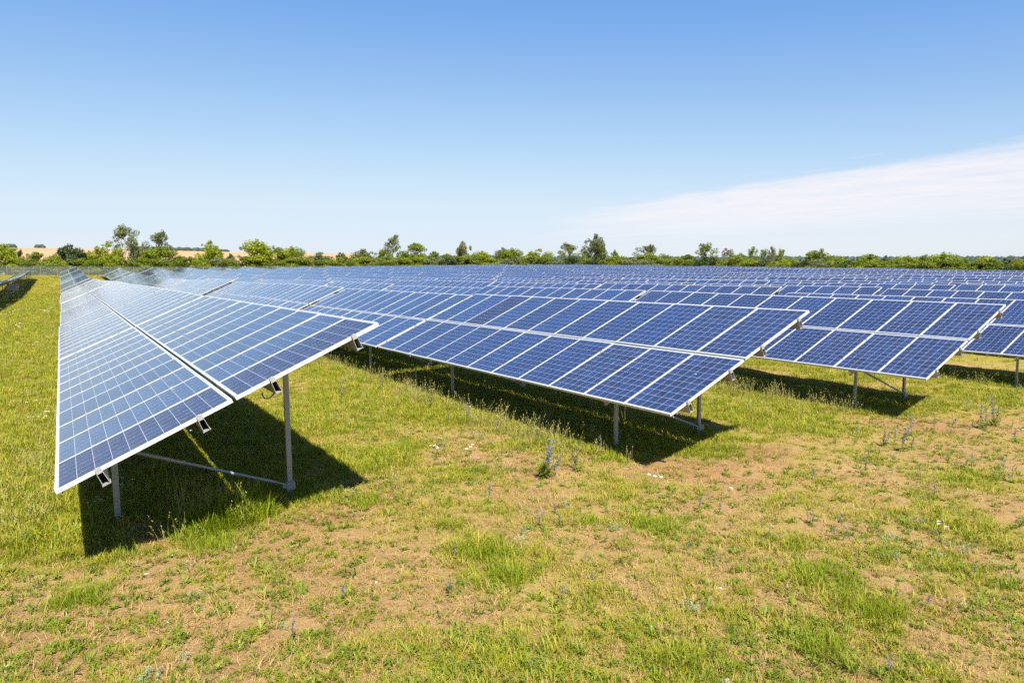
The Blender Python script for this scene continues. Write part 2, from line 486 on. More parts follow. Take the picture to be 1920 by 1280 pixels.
def mat_ground():
    t = NT('meadow_soil')
    P = t.pos()
    n1, n2, n3 = t.noise(0.9, 6, 0.62, P), t.noise(7, 6, 0.68, P), t.noise(55, 5, 0.7, P)
    soil = t.mix(t.rng(n1, 0.35, 0.68), (0.245, 0.15, 0.060), (0.335, 0.22, 0.092))
    soil = t.mix(t.rng(n2, 0.38, 0.72, 0, 0.6), soil, (0.225, 0.118, 0.047))
    soil = t.mix(t.rng(n3, 0.52, 0.72, 0, 0.7), soil, (0.45, 0.32, 0.165))
    soil = t.mix(t.rng(n3, 0.42, 0.28, 0, 0.8), soil, (0.09, 0.055, 0.025))
    soil = t.mix(t.math('MULTIPLY', t.attr('red'), t.rng(n2, 0.25, 0.7, 0.15, 0.8)), soil, (0.235, 0.115, 0.050))
    lush = t.attr('lush')
    litter = t.mix(t.rng(n3, 0.35, 0.65), (0.26, 0.175, 0.055), (0.37, 0.265, 0.090))
    col = t.mix(t.rng(t.math('ADD', lush, t.math('MULTIPLY_ADD', n2, 0.5, -0.25)), 0.28, 0.62, 0, 0.85), soil, litter)
    green = t.mix(t.rng(n2, 0.3, 0.7), (0.155, 0.14, 0.017), (0.27, 0.225, 0.036))
    col = t.mix(t.rng(t.math('ADD', lush, t.math('MULTIPLY_ADD', n3, 0.5, -0.25)), 0.36, 0.85, 0, 0.85), col, green)
    field = t.mix(t.rng(t.noise(0.02, 5, 0.6, P), 0.3, 0.7), (0.33, 0.20, 0.105), (0.40, 0.255, 0.14))
    meadow = t.mix(t.rng(t.noise(0.03, 5, 0.6, P), 0.3, 0.7), (0.07, 0.09, 0.02), (0.13, 0.13, 0.04))
    col = t.mix(t.attr('land'), col, meadow)
    col = t.mix(t.attr('field'), col, field)
    t.set(color=col, rough=0.95, spec=0.1)
    t.bump(t.math('ADD', t.math('MULTIPLY', n2, 0.7), t.math('MULTIPLY', n3, 0.45)), 0.9, 0.05)
    return t.mat


def build_ground():
    xs, ys = axis(-6, 22, 0.16, 6000, 1.07), axis(2, 16, 0.16, 6000, 1.055)
    X, Y = np.meshgrid(xs, ys, indexing='ij')
    near = 1 - sstep(np.hypot(X, Y), 25, 45)
    Z = gz(X, Y) + near * (0.09 * (fbm(X, Y, 1.3, 51, 3) - 0.5) + 0.05 * (fbm(X, Y, 0.35, 61, 2) - 0.5))
    nx, ny = X.shape
    verts = np.stack([X, Y, Z], -1).reshape(-1, 3)
    i = np.arange(nx * ny).reshape(nx, ny)
    quads = np.stack([i[:-1, :-1], i[1:, :-1], i[1:, 1:], i[:-1, 1:]], -1).reshape(-1, 4)
    me = bpy.data.meshes.new('ground')
    me.vertices.add(len(verts)); me.vertices.foreach_set('co', verts.ravel())
    me.loops.add(quads.size); me.loops.foreach_set('vertex_index', quads.ravel().astype(np.int32))
    me.polygons.add(len(quads)); me.polygons.foreach_set('loop_start', np.arange(0, quads.size, 4, dtype=np.int32))
    me.polygons.foreach_set('use_smooth', np.ones(len(quads), bool))
    me.update(calc_edges=True)
    r, az = np.hypot(X, Y), np.degrees(np.arctan2(X, Y))
    L = lushness(X, Y)
    field = sstep(r, 262, 275) * (1 - sstep(az, 21, 24)) * sstep(Y, 0, 40)
    land = sstep(r, 225, 270)
    red = np.clip(sum(patch(X, Y, u, v, q) for u, v, q in ((600, 965, .6), (680, 945, .5), (1330, 885, .6), (1410, 850, .8), (300, 1010, .5), (250, 985, .6), (1270, 880, .5), (1700, 795, .9), (540, 950, .5), (1000, 880, .5))), 0, 1)
    for nm, v in (('lush', L), ('field', field), ('land', land), ('red', red)):
        a = me.attributes.new(nm, 'FLOAT', 'POINT'); a.data.foreach_set('value', v.ravel().astype(np.float32))
    me.materials.append(mat_ground())
    tag(new_obj('ground', me), 'sandy meadow ground with patchy grass under and around the solar tables', kind='structure')


build_ground()

# ------------------------------------------------------------------ solar tables
TILT = R(23.86)
ML, MW, GAPX, GAPY = 1.669, 0.992, 0.036, 0.016           # module length, width, gap in the middle, gap between neighbours
PITCHY = MW + GAPY
NCOL = 11
TLEN = NCOL * PITCHY - GAPY
STEP = 11.35
CT, ST = math.cos(TILT), math.sin(TILT)
E_S, E_N = Vector((CT, 0, ST)), Vector((-ST, 0, CT))
LOW_H = 0.975                                              # low edge over the ground at mid table
CELL, CG = 0.156, 0.0040


def sl(t, n=0.0, y=0.0):
    p = E_S * t + E_N * n; p.y = y
    return p


def frame_mesh():
    b = MB(); w, h = 0.0115, 0.040
    b.box((0, 0, -h), (w, MW, 0)); b.box((ML - w, 0, -h), (ML, MW, 0))
    b.box((w, 0, -h), (ML - w, w, 0)); b.box((w, MW - w, -h), (ML - w, MW, 0))
    return b


def cell_uv(i, j, g=0.0103):
    return [(i + g, j + g), (i + g, j + 1 - g), (i + 1 - g, j + 1 - g), (i + 1 - g, j + g)]


MX = (ML - (10 * CELL + 9 * CG)) / 2
MY = (MW - (6 * CELL + 5 * CG)) / 2


def cell_rect(i, j):
    x0 = MX + j * (CELL + CG); y0 = MY + i * (CELL + CG)
    return x0, y0, x0 + CELL, y0 + CELL


def lam_uv():
    pu, pv = (CELL + CG), (CELL + CG)
    u0, u1 = (0.010 - MY + CG / 2) / pu, (MW - 0.010 - MY + CG / 2) / pu
    v0, v1 = (0.010 - MX + CG / 2) / pv, (ML - 0.010 - MX + CG / 2) / pv
    return u0, u1, v0, v1


def lam_face(b, z, mat=0, x=0, y=0):
    u0, u1, v0, v1 = lam_uv(); w = 0.010
    b.face([(x + w, y + w, z), (x + ML - w, y + w, z), (x + ML - w, y + MW - w, z), (x + w, y + MW - w, z)], mat, [(u0, v0), (u0, v1), (u1, v1), (u1, v0)])


ME_FRAME = frame_mesh().mesh('module_frame', [M_FRAME])


def sheet_mesh(name):
    b = MB(); w = 0.010
    b.face([(w, w, -0.0029), (ML - w, w, -0.0029), (ML - w, MW - w, -0.0029), (w, MW - w, -0.0029)], 0, [(-.5, -.5)] * 4)
    b.face([(w, MW - w, -0.010), (ML - w, MW - w, -0.010), (ML - w, w, -0.010), (w, w, -0.010)], 0, [(-.5, -.5)] * 4)
    b.box((0.10, MW / 2 - 0.06, -0.034), (0.20, MW / 2 + 0.06, -0.0105), 1)
    return b.mesh(name, [M_PV, M_DARKMETAL])


ME_SHEET = sheet_mesh('back_sheet')


def grid_mesh(m):
    b = MB()
    for i in range(6):
        for j in range(10):
            x0, y0, x1, y1 = cell_rect(i, j)
            b.face([(x0, y0, -0.0025), (x1, y0, -0.0025), (x1, y1, -0.0025), (x0, y1, -0.0025)], 0, cell_uv(i, j))
    return b.mesh('cells', [m])


ME_GRID = {m: grid_mesh(m) for m in (M_PV, M_PVD)}


def one_cell(m):
    b = MB(); c = CELL
    # a thin wafer with nipped corners
    k = 0.004
    pts = [(k, 0), (c - k, 0), (c, k), (c, c - k), (c - k, c), (k, c), (0, c - k), (0, k)]
    g = 0.0103
    uv = [(g + (1 - 2 * g) * y / c, g + (1 - 2 * g) * x / c) for x, y in pts]
    b.face([(x, y, 0) for x, y in pts], 0, uv)
    for q in range(8):
        a, d = pts[q], pts[(q + 1) % 8]
        b.face([(a[0], a[1], -0.0003), (d[0], d[1], -0.0003), (d[0], d[1], 0), (a[0], a[1], 0)], 0, [uv[q]] * 4)
    return b.mesh('cell', [m])


ME_CELL = {m: one_cell(m) for m in (M_PV, M_PVD)}


def flat_module():
    b = frame_mesh(); lam_face(b, -0.003, 1)
    b.face([(0.010, MW - .010, -0.008), (ML - .010, MW - .010, -0.008), (ML - .010, .010, -0.008), (.010, .010, -0.008)], 1, [(-.5, -.5)] * 4)
    return b.mesh('module', [M_FRAME, M_PV])


ME_FLAT = flat_module()


def far_array():
    b = MB()
    for k in range(2):
        x = k * (ML + GAPX)
        b.box((x, 0, -0.04), (x + ML, TLEN, -0.004), 0)
        for c in range(NCOL): lam_face(b, 0.0, 1, x, c * PITCHY)
        for c in range(NCOL - 1):
            y = c * PITCHY + MW
    return b.mesh('module_array', [M_FRAME, M_PV])


ME_FAR = far_array()
PURLIN_T = [0.37, 1.33, 2.10, 3.06]


def purlin_mesh(t):
    """hollow trapezoid rail with lips, open at its ends"""
    b = MB()
    top, bot, h, th = 0.028, 0.034, 0.130, 0.004
    p0, p1 = sl(t, -0.040, -0.035), sl(t, -0.040, TLEN + 0.03)
    def wall(a0, b0, a1, b1):
        d = Vector((a1 - a0, b1 - b0)).normalized(); n = Vector((-d.y, d.x)) * th
        b.extrude([(a0, b0), (a1, b1), (a1 + n.x, b1 + n.y), (a0 + n.x, b0 + n.y)], p0, p1, E_S, E_N)
    wall(-top, -0.002, -bot, -h); wall(bot, -h, top, -0.002)
    wall(top - th, -0.0015, -top + th, -0.0015); wall(-bot - 0.006, -h, bot + 0.006, -h)
    return b.mesh('purlin', [M_ALU])


ME_PURLIN = [purlin_mesh(t) for t in PURLIN_T]


def rafter_mesh():
    b = MB(); th, w, h = 0.005, 0.055, 0.095
    p0, p1 = sl(0.16, -0.176), sl(3.16, -0.176)
    for poly in ([(-w / 2, 0), (-w / 2, -h), (-w / 2 + th, -h), (-w / 2 + th, 0)], [(-w / 2 + th, 0), (-w / 2 + th, -th), (w / 2, -th), (w / 2, 0)], [(-w / 2 + th, -h + th), (-w / 2 + th, -h), (w / 2, -h), (w / 2, -h + th)]):
        b.extrude(poly, p0, p1, (0, 1, 0), E_N)
    return b.mesh('rafter', [M_GALV])


ME_RAFTER = rafter_mesh()
LEG_X = [0.555, 2.53]


def leg_mesh(x):
    b = MB(); w, d, th = 0.064, 0.044, 0.005
    top = (x / CT) * ST - 0.215
    bot = -LOW_H - 0.5
    y0 = 0.031
    for a, c in (((-w / 2, y0), (w / 2, y0 + th)), ((-w / 2, y0 + th), (-w / 2 + th, y0 + d)), ((w / 2 - th, y0 + th), (w / 2, y0 + d)), ((-w / 2 + th, y0 + d - th), (-w / 2 + 0.024, y0 + d)), ((w / 2 - 0.024, y0 + d - th), (w / 2 - th, y0 + d))):
        b.box((x + a[0], a[1], bot), (x + c[0], c[1], top))
    b.box((x - 0.012, y0 - 0.008, top - 0.07), (x + 0.012, y0 - 0.0005, top - 0.046))
    b.box((x - 0.012, y0 - 0.008, top - 0.03), (x + 0.012, y0 - 0.0005, top - 0.006))
    return b.mesh('leg', [M_GALV])


ME_LEG = [leg_mesh(x) for x in LEG_X]


def brace_mesh():
    b = MB()
    a = Vector((LEG_X[1], -0.004, -LOW_H + 0.135)); c = Vector((LEG_X[0], -0.004, -0.06))
    d = (c - a)
    L = [0.0, 0.10, 0.101, 0.62, 0.621, 1.0]; r = [0.013, 0.013, 0.019, 0.019, 0.024, 0.024]
    b.tube([a + d * t for t in L], r, 10)
    return b.mesh('brace', [M_GALV])


ME_BRACE = brace_mesh()


def bracket_mesh():
    b = MB()
    x = LEG_X[1]; z = -LOW_H + 0.135
    b.box((x - 0.06, -0.02, z - 0.05), (x + 0.052, 0.0295, z + 0.05))
    b.box((x - 0.105, -0.013, z - 0.022), (x - 0.0605, 0.013, z + 0.03))
    return b.mesh('brace_bracket', [M_GALV])


ME_BRACKET = bracket_mesh()


def clamp_mesh(end):
    b = MB()
    if end:
        b.box((-0.025, -0.034, -0.045), (0.025, -0.003, 0.004)); b.box((-0.025, -0.003, 0.0005), (0.025, 0.010, 0.004)); b.box((-0.008, -0.024, 0.0042), (0.008, -0.009, 0.012))
    else:
        b.box((-0.025, -GAPY / 2 - 0.010, 0.0006), (0.025, GAPY / 2 + 0.010, 0.004)); b.box((-0.007, -0.007, 0.0042), (0.007, 0.007, 0.010))
    return b.mesh('clamp', [M_ALU])


ME_ENDCLAMP, ME_MIDCLAMP = clamp_mesh(True), clamp_mesh(False)
ORD = ['', 'first', 'second', 'third', 'fourth', 'fifth', 'sixth', 'seventh', 'eighth', 'ninth', 'tenth', 'eleventh', 'twelfth', 'thirteenth', 'fourteenth', 'fifteenth', 'sixteenth', 'seventeenth', 'eighteenth', 'nineteenth', 'twentieth']


def table_seen(x, y0):
    for a in (0, 3.1):
        for b in (0, TLEN / 2, TLEN):
            X, Y = x + a, y0 + b
            az = math.degrees(math.atan2(X, Y)) - math.degrees(YAW)
            if -38.5 < az < 37.5: return True
    return False


def build_table(x, y0, z0, slope, label, lod, row, k):
    t = new_obj('solar_table', None, None, (x, y0, z0), (slope, 0, 0))
    t.empty_display_size = 0.3
    tag(t, label, 'solar table', 'rows of solar tables')
    rot = (0, -TILT, 0)
    if lod == 2:
        a = new_obj('module_array', ME_FAR, t, (0, 0, 0), rot); a['kind'] = 'stuff'
    else:
        ncell = 0
        for c in range(NCOL):
            for s in (0, 1):
                jit = Euler((R(random.gauss(0, .12)), -TILT + R(random.gauss(0, .10)), 0))
                p = sl(s * (ML + GAPX), random.gauss(0, 0.0008), c * PITCHY)
                if lod == 1:
                    new_obj('module', ME_FLAT, t, p, jit); continue
                m = new_obj('module', ME_FRAME, t, p, jit)
                dull = (row == 0 and c == 0 and k == 0) or (row == 1 and k == 0 and c == 8 and s == 1) or (row == 1 and c in (4, 5) and s == 1 and False)
                pv = M_PVD if dull else M_PV
                new_obj('back_sheet', ME_SHEET, m)
                split = k == 0 and row in (0, 1, 2) and ncell < 300 and c < 3 and not (c == 2 and s == 1)
                if split:
                    for i in range(6):
                        for j in range(10):
                            x0, y0_, _, _ = cell_rect(i, j)
                            new_obj('cell', ME_CELL[pv], m, (x0, y0_, -0.0024)); ncell += 1
                else:
                    g = new_obj('cell_sheet', ME_GRID[pv], m); g['kind'] = 'stuff'
        if lod == 0:
            for q, tt in enumerate(PURLIN_T):
                new_obj('clamp', ME_ENDCLAMP, t, sl(tt, 0, 0), rot)
                for c in range(1, NCOL): new_obj('clamp', ME_MIDCLAMP, t, sl(tt, 0, c * PITCHY - GAPY / 2), rot)
    for me in ME_PURLIN: new_obj('purlin', me, t)
    for y in (1.76, 7.70):
        new_obj('rafter', ME_RAFTER, t, (0, y, 0))
        for me in ME_LEG: new_obj('leg', me, t, (0, y, 0))
        new_obj('brace', ME_BRACE, t, (0, y, 0))
        if lod < 2: new_obj('brace_bracket', ME_BRACKET, t, (0, y, 0))
    return t


def build_rows():
    first = None
    n_tab = {}
    for row, x in enumerate([-7.45] + XL):
        r = row - 1
        n = 16
        if r == 0: n = 17
        ystart = Y_END + (0.04 if r == 0 else -0.14 if r == 1 else 0.035 if r == 2 else random.uniform(-.4, .4))
        if r > 2: ystart -= 3 * STEP
        ks = range(n + (3 if r > 2 else 0))
        if r == -1: ystart += 4.3 * STEP; ks = range(10)
        for k in ks:
            y0 = ystart + k * STEP
            if not table_seen(x, y0): continue
            xm = x + 1.55
            za, zb = float(gz(xm, y0)), float(gz(xm, y0 + TLEN))
            zm = float(gz(xm, y0 + TLEN / 2))
            off = 0.0 if (k == 0 and r < 3) else random.gauss(0, .02 if r < 2 else .045)
            if r == 1 and k == 4: off = 0.15
            if r == 0 and k in (1, 2, 3): off *= 0.3
            slope = math.atan2(zb - za, TLEN)
            z0 = (za + zb) / 2 * 0.5 + zm * 0.5 - (zb - za) / 2 + LOW_H + off - 0.012
            if r == 0 and k == 0: z0 = CAMZ - 2.040; slope = -0.0144
            if r == 1 and k == 0: z0 = CAMZ - 2.171; slope = -0.0153
            if r == 2 and k == 0: z0 = CAMZ - 2.318; slope = -0.0081
            d = math.hypot(x + 1.5, y0 + 5)
            lod = 0 if d < 27 else 1 if d < 82 else 2
            far_k = (n + (3 if r > 2 else 0)) - k
            if r == -1: label = 'distant solar table seen from behind at the left edge, %s from its far end' % ORD[10 - k]
            elif r == 0 and k == 0: label = 'nearest solar table at the left with its legs and brace in view'
            elif r == 1 and k == 0: label = 'blue solar table with its near corner in the middle of the meadow'
            elif r == 2 and k == 0: label = 'blue solar table with its near corner at the right of the meadow'
            elif r <= 2: label = '%s blue solar table from the near end of the %s full row from the left' % (ORD[k + 1], ORD[r + 1])
            else: label = 'blue solar table, %s from the far end of the %s full row from the left' % (ORD[far_k], ORD[r + 1])
            roll = 0.0 if (k == 0 and r < 3) else R(random.gauss(0, .35))
            t = build_table(x + (0 if k == 0 else random.gauss(0, .03)), y0, z0, slope + (0 if (k == 0 and r < 3) else random.gauss(0, .0025)), label, lod, r, k)
            t.rotation_euler.y = roll
            if r == 0 and k == 0: first = t
    return first


FIRST = build_rows()


def cable_loop():
    b = MB()
    p = sl(2.02, -0.15, 0.10)
    pts = [p + Vector((0.02 * math.sin(a * 3), 0.30 - 0.52 * abs(a - .5) ** 1.2 * 1.2, -0.085 * math.sin(math.pi * a) - 0.0)) for a in np.linspace(0, 1, 14)]
    pts = [sl(2.06 - 0.10 * math.cos(a), -0.10, 0.03 + 0.12 * a / 3) + Vector((0, 0, -0.11 * math.sin(a))) for a in np.linspace(0, math.pi, 16)]
    b.tube(pts, [0.007] * len(pts), 6)
    new_obj('cable_loop', b.mesh('cable_loop', [M_CABLE], True), FIRST)
    b = MB()
    pts = [sl(2.95, -0.13, y) + Vector((0, 0, -0.10 * abs(math.sin(y * 1.55)) - 0.02 * math.sin(y * 4.1))) for y in np.linspace(0.2, TLEN - .2, 60)]
    b.tube(pts, [0.008] * len(pts), 5)
    me = b.mesh('cable', [M_CABLE], True)
    for t in [o for o in bpy.data.objects if o.name.startswith('solar_table') and math.hypot(o.location.x, o.location.y) < 27]: new_obj('cable', me, t)


cable_loop()


# inverter cabinet hanging on the far left row
def inverter():
    x, y = -4.9, 103.0
    z = float(gz(x, y))
    r = new_obj('inverter', None, None, (x, y, z + 0.75))
    tag(r, 'small pale grey inverter cabinet mounted on the legs of the far left row', 'inverter')
    b = MB(); b.box((-0.55, 0, 0), (0.55, 0.35, 0.85)); new_obj('cabinet', b.mesh('cabinet', [M_BOX]), r)
    b = MB(); b.box((-0.48, -0.02, 0.08), (0.48, -0.001, 0.78)); new_obj('door', b.mesh('door', [M_BOX]), r)
    b = MB(); b.box((-0.45, 0.36, -0.8), (-0.38, 0.42, 0.9)); b.box((0.38, 0.36, -0.8), (0.45, 0.42, 0.9)); new_obj('bracket', b.mesh('bracket', [M_GALV]), r)


inverter()


# ------------------------------------------------------------------ trees and bushes
def crown_mesh(name, n_leaf, blobs, leaf, seed, mat):
    """leaf-sized faces spread over many overlapping clumps; unit-sized crown standing on z = 0 .. 1"""
    g = np.random.default_rng(seed)
    blobs = np.array(blobs)                       # x, y, z, r
    w = blobs[:, 3] ** 2; idx = g.choice(len(blobs), n_leaf, p=w / w.sum())
    d = g.normal(size=(n_leaf, 3)); d /= np.linalg.norm(d, axis=1)[:, None]
    rad = blobs[idx, 3] * (0.45 + 0.75 * g.random(n_leaf) ** 0.6)
    c = blobs[idx, :3] + d * rad[:, None]
    c[:, 2] = np.maximum(c[:, 2], 0.02)
    n = d + g.normal(size=(n_leaf, 3)) * 0.7; n /= np.linalg.norm(n, axis=1)[:, None]
    a = np.cross(n, g.normal(size=(n_leaf, 3))); a /= np.linalg.norm(a, axis=1)[:, None]
    b = np.cross(n, a)
    s = leaf * (0.6 + 0.8 * g.random(n_leaf))[:, None]
    v = np.stack([c - a * s, c - b * s * .55 + n * s * .15, c + a * s, c + b * s * .55 + n * s * .15], 1).reshape(-1, 3)
    me = bpy.data.meshes.new(name)
    me.vertices.add(len(v)); me.vertices.foreach_set('co', v.ravel())
    me.loops.add(len(v)); me.loops.foreach_set('vertex_index', np.arange(len(v), dtype=np.int32))
    me.polygons.add(n_leaf); me.polygons.foreach_set('loop_start', np.arange(0, len(v), 4, dtype=np.int32))
    me.update(calc_edges=True); me.materials.append(mat)
    return me


def bush_blobs(seed, n=26, dome=1.0):
    g = np.random.default_rng(seed); out = []
    for _ in range(n):
        a, q = g.random() * 6.283, g.random() ** 0.55
        z = g.random()
        rr = 0.43 * math.sqrt(max(0.02, 1 - (max(z - 0.35, 0) / 0.70) ** 2)) * q
        out.append((rr * math.cos(a), rr * math.sin(a), 0.10 + 0.74 * z, 0.09 + 0.10 * g.random()))
    for _ in range(16):                           # shoots that break the outline
        a, rr = g.random() * 6.283, 0.38 * g.random()
        out.append((rr * math.cos(a), rr * math.sin(a), 0.82 + 0.18 * g.random() - 0.45 * rr, 0.03 + 0.035 * g.random()))
    return out


def airy_limbs(seed, n=9):
    """trunk and limbs of an open tree, with a clump of leaves at each limb end"""
    g = np.random.default_rng(seed); b = MB(); blobs = []
    lean = g.normal(0, 0.03, 2)
    tr = [(lean[0] * t, lean[1] * t, t) for t in np.linspace(0, 0.93, 8)]
    b.tube(tr, [0.018 * (1 - 0.85 * t) + 0.002 for t in np.linspace(0, 1, 8)], 6)
    for i in range(n):
        t = 0.34 + 0.6 * (i + g.random() * .6) / n
        a = i * 2.4 + g.random(); ln = (0.30 - 0.20 * max(t - .45, 0) / .5) * (0.7 + 0.5 * g.random())
        p0 = Vector((lean[0] * t, lean[1] * t, t))
        p1 = p0 + Vector((math.cos(a) * ln * .6, math.sin(a) * ln * .6, ln * .5)); p2 = p1 + Vector((math.cos(a) * ln * .4, math.sin(a) * ln * .4, ln * .3))
        b.tube([p0, p1, p2], [0.008, 0.005, 0.002], 5)
        for q, f in ((p1, .068), (p2, .075), ((p0 + p1) / 2, .045), (p1 + Vector((0.04, -.03, .05)), .055)):
            if g.random() < 0.85: blobs.append((q.x, q.y, q.z, f * (0.7 + 0.6 * g.random())))
    blobs += [(lean[0], lean[1], 0.93, .05), (lean[0] * .9, lean[1] * .9, 0.85, .07)]
    return b, blobs


BUSH, AIRY = {}, {}
for kd, m in M_CROWN.items():
    BUSH[kd] = [crown_mesh('crown', 6000, bush_blobs(100 + 7 * q + len(kd), 17 + 6 * q), 0.027, 200 + q, m) for q in range(4)]
    AIRY[kd] = []
    for q in range(2):
        lb, bl = airy_limbs(300 + 11 * q + len(kd))
        AIRY[kd].append((lb.mesh('trunk', [M_PALEBARK if q else M_BARK]), crown_mesh('crown', 1500, bl, 0.021, 400 + q, m)))


def bush_trunk():
    b = MB()
    for i in range(5):
        a = i * 1.257
        b.tube([(0.02 * math.cos(a), 0.02 * math.sin(a), 0), (0.10 * math.cos(a), 0.10 * math.sin(a), 0.3), (0.2 * math.cos(a), 0.2 * math.sin(a), 0.62)], [0.02, 0.013, 0.005], 5)
    return b.mesh('trunk', [M_BARK])


ME_BTRUNK = bush_trunk()


def hedge_point(u, depth):
    d = pixel_ray(u, 500)
    k = min((213 + depth) / d[1], (136 + depth) / d[0] if d[0] > 0.02 else 1e9)
    return d, k


def place_plant(u, vtop, wpx, kind, form, depth, label, q):
    d, k = hedge_point(u, depth)
    x, y = d[0] * k, d[1] * k
    z = float(gz(x, y)) - 0.05
    dt = pixel_ray(u, vtop); ztop = CAMZ + dt[2] * math.hypot(x, y) / math.hypot(dt[0], dt[1])
    h = max(ztop - z, 1.2)
    dep = x * math.sin(YAW) + y * math.cos(YAW)
    w = wpx / F_PX * dep
    t = new_obj('tree' if form == 'airy' or h > 5.2 else 'bush', None, None, (x, y, z), (0, 0, random.uniform(0, 6.28)))
    if form == 'airy':
        tm, cm = AIRY[kind][q % 2]; sx = w / 0.50
    else:
        tm, cm = ME_BTRUNK, BUSH[kind][(q * 7 // 3) % 4]; sx = w / 0.86
    sq = random.uniform(0.85, 1.18)
    for nm, me in (('trunk', tm), ('crown', cm)):
        o = new_obj(nm, me, t); o.scale = (sx * sq, sx / sq, h)
    tag(t, label, 'tree' if form == 'airy' or h > 5.2 else 'bush', 'trees and bushes of the hedge behind the solar field')


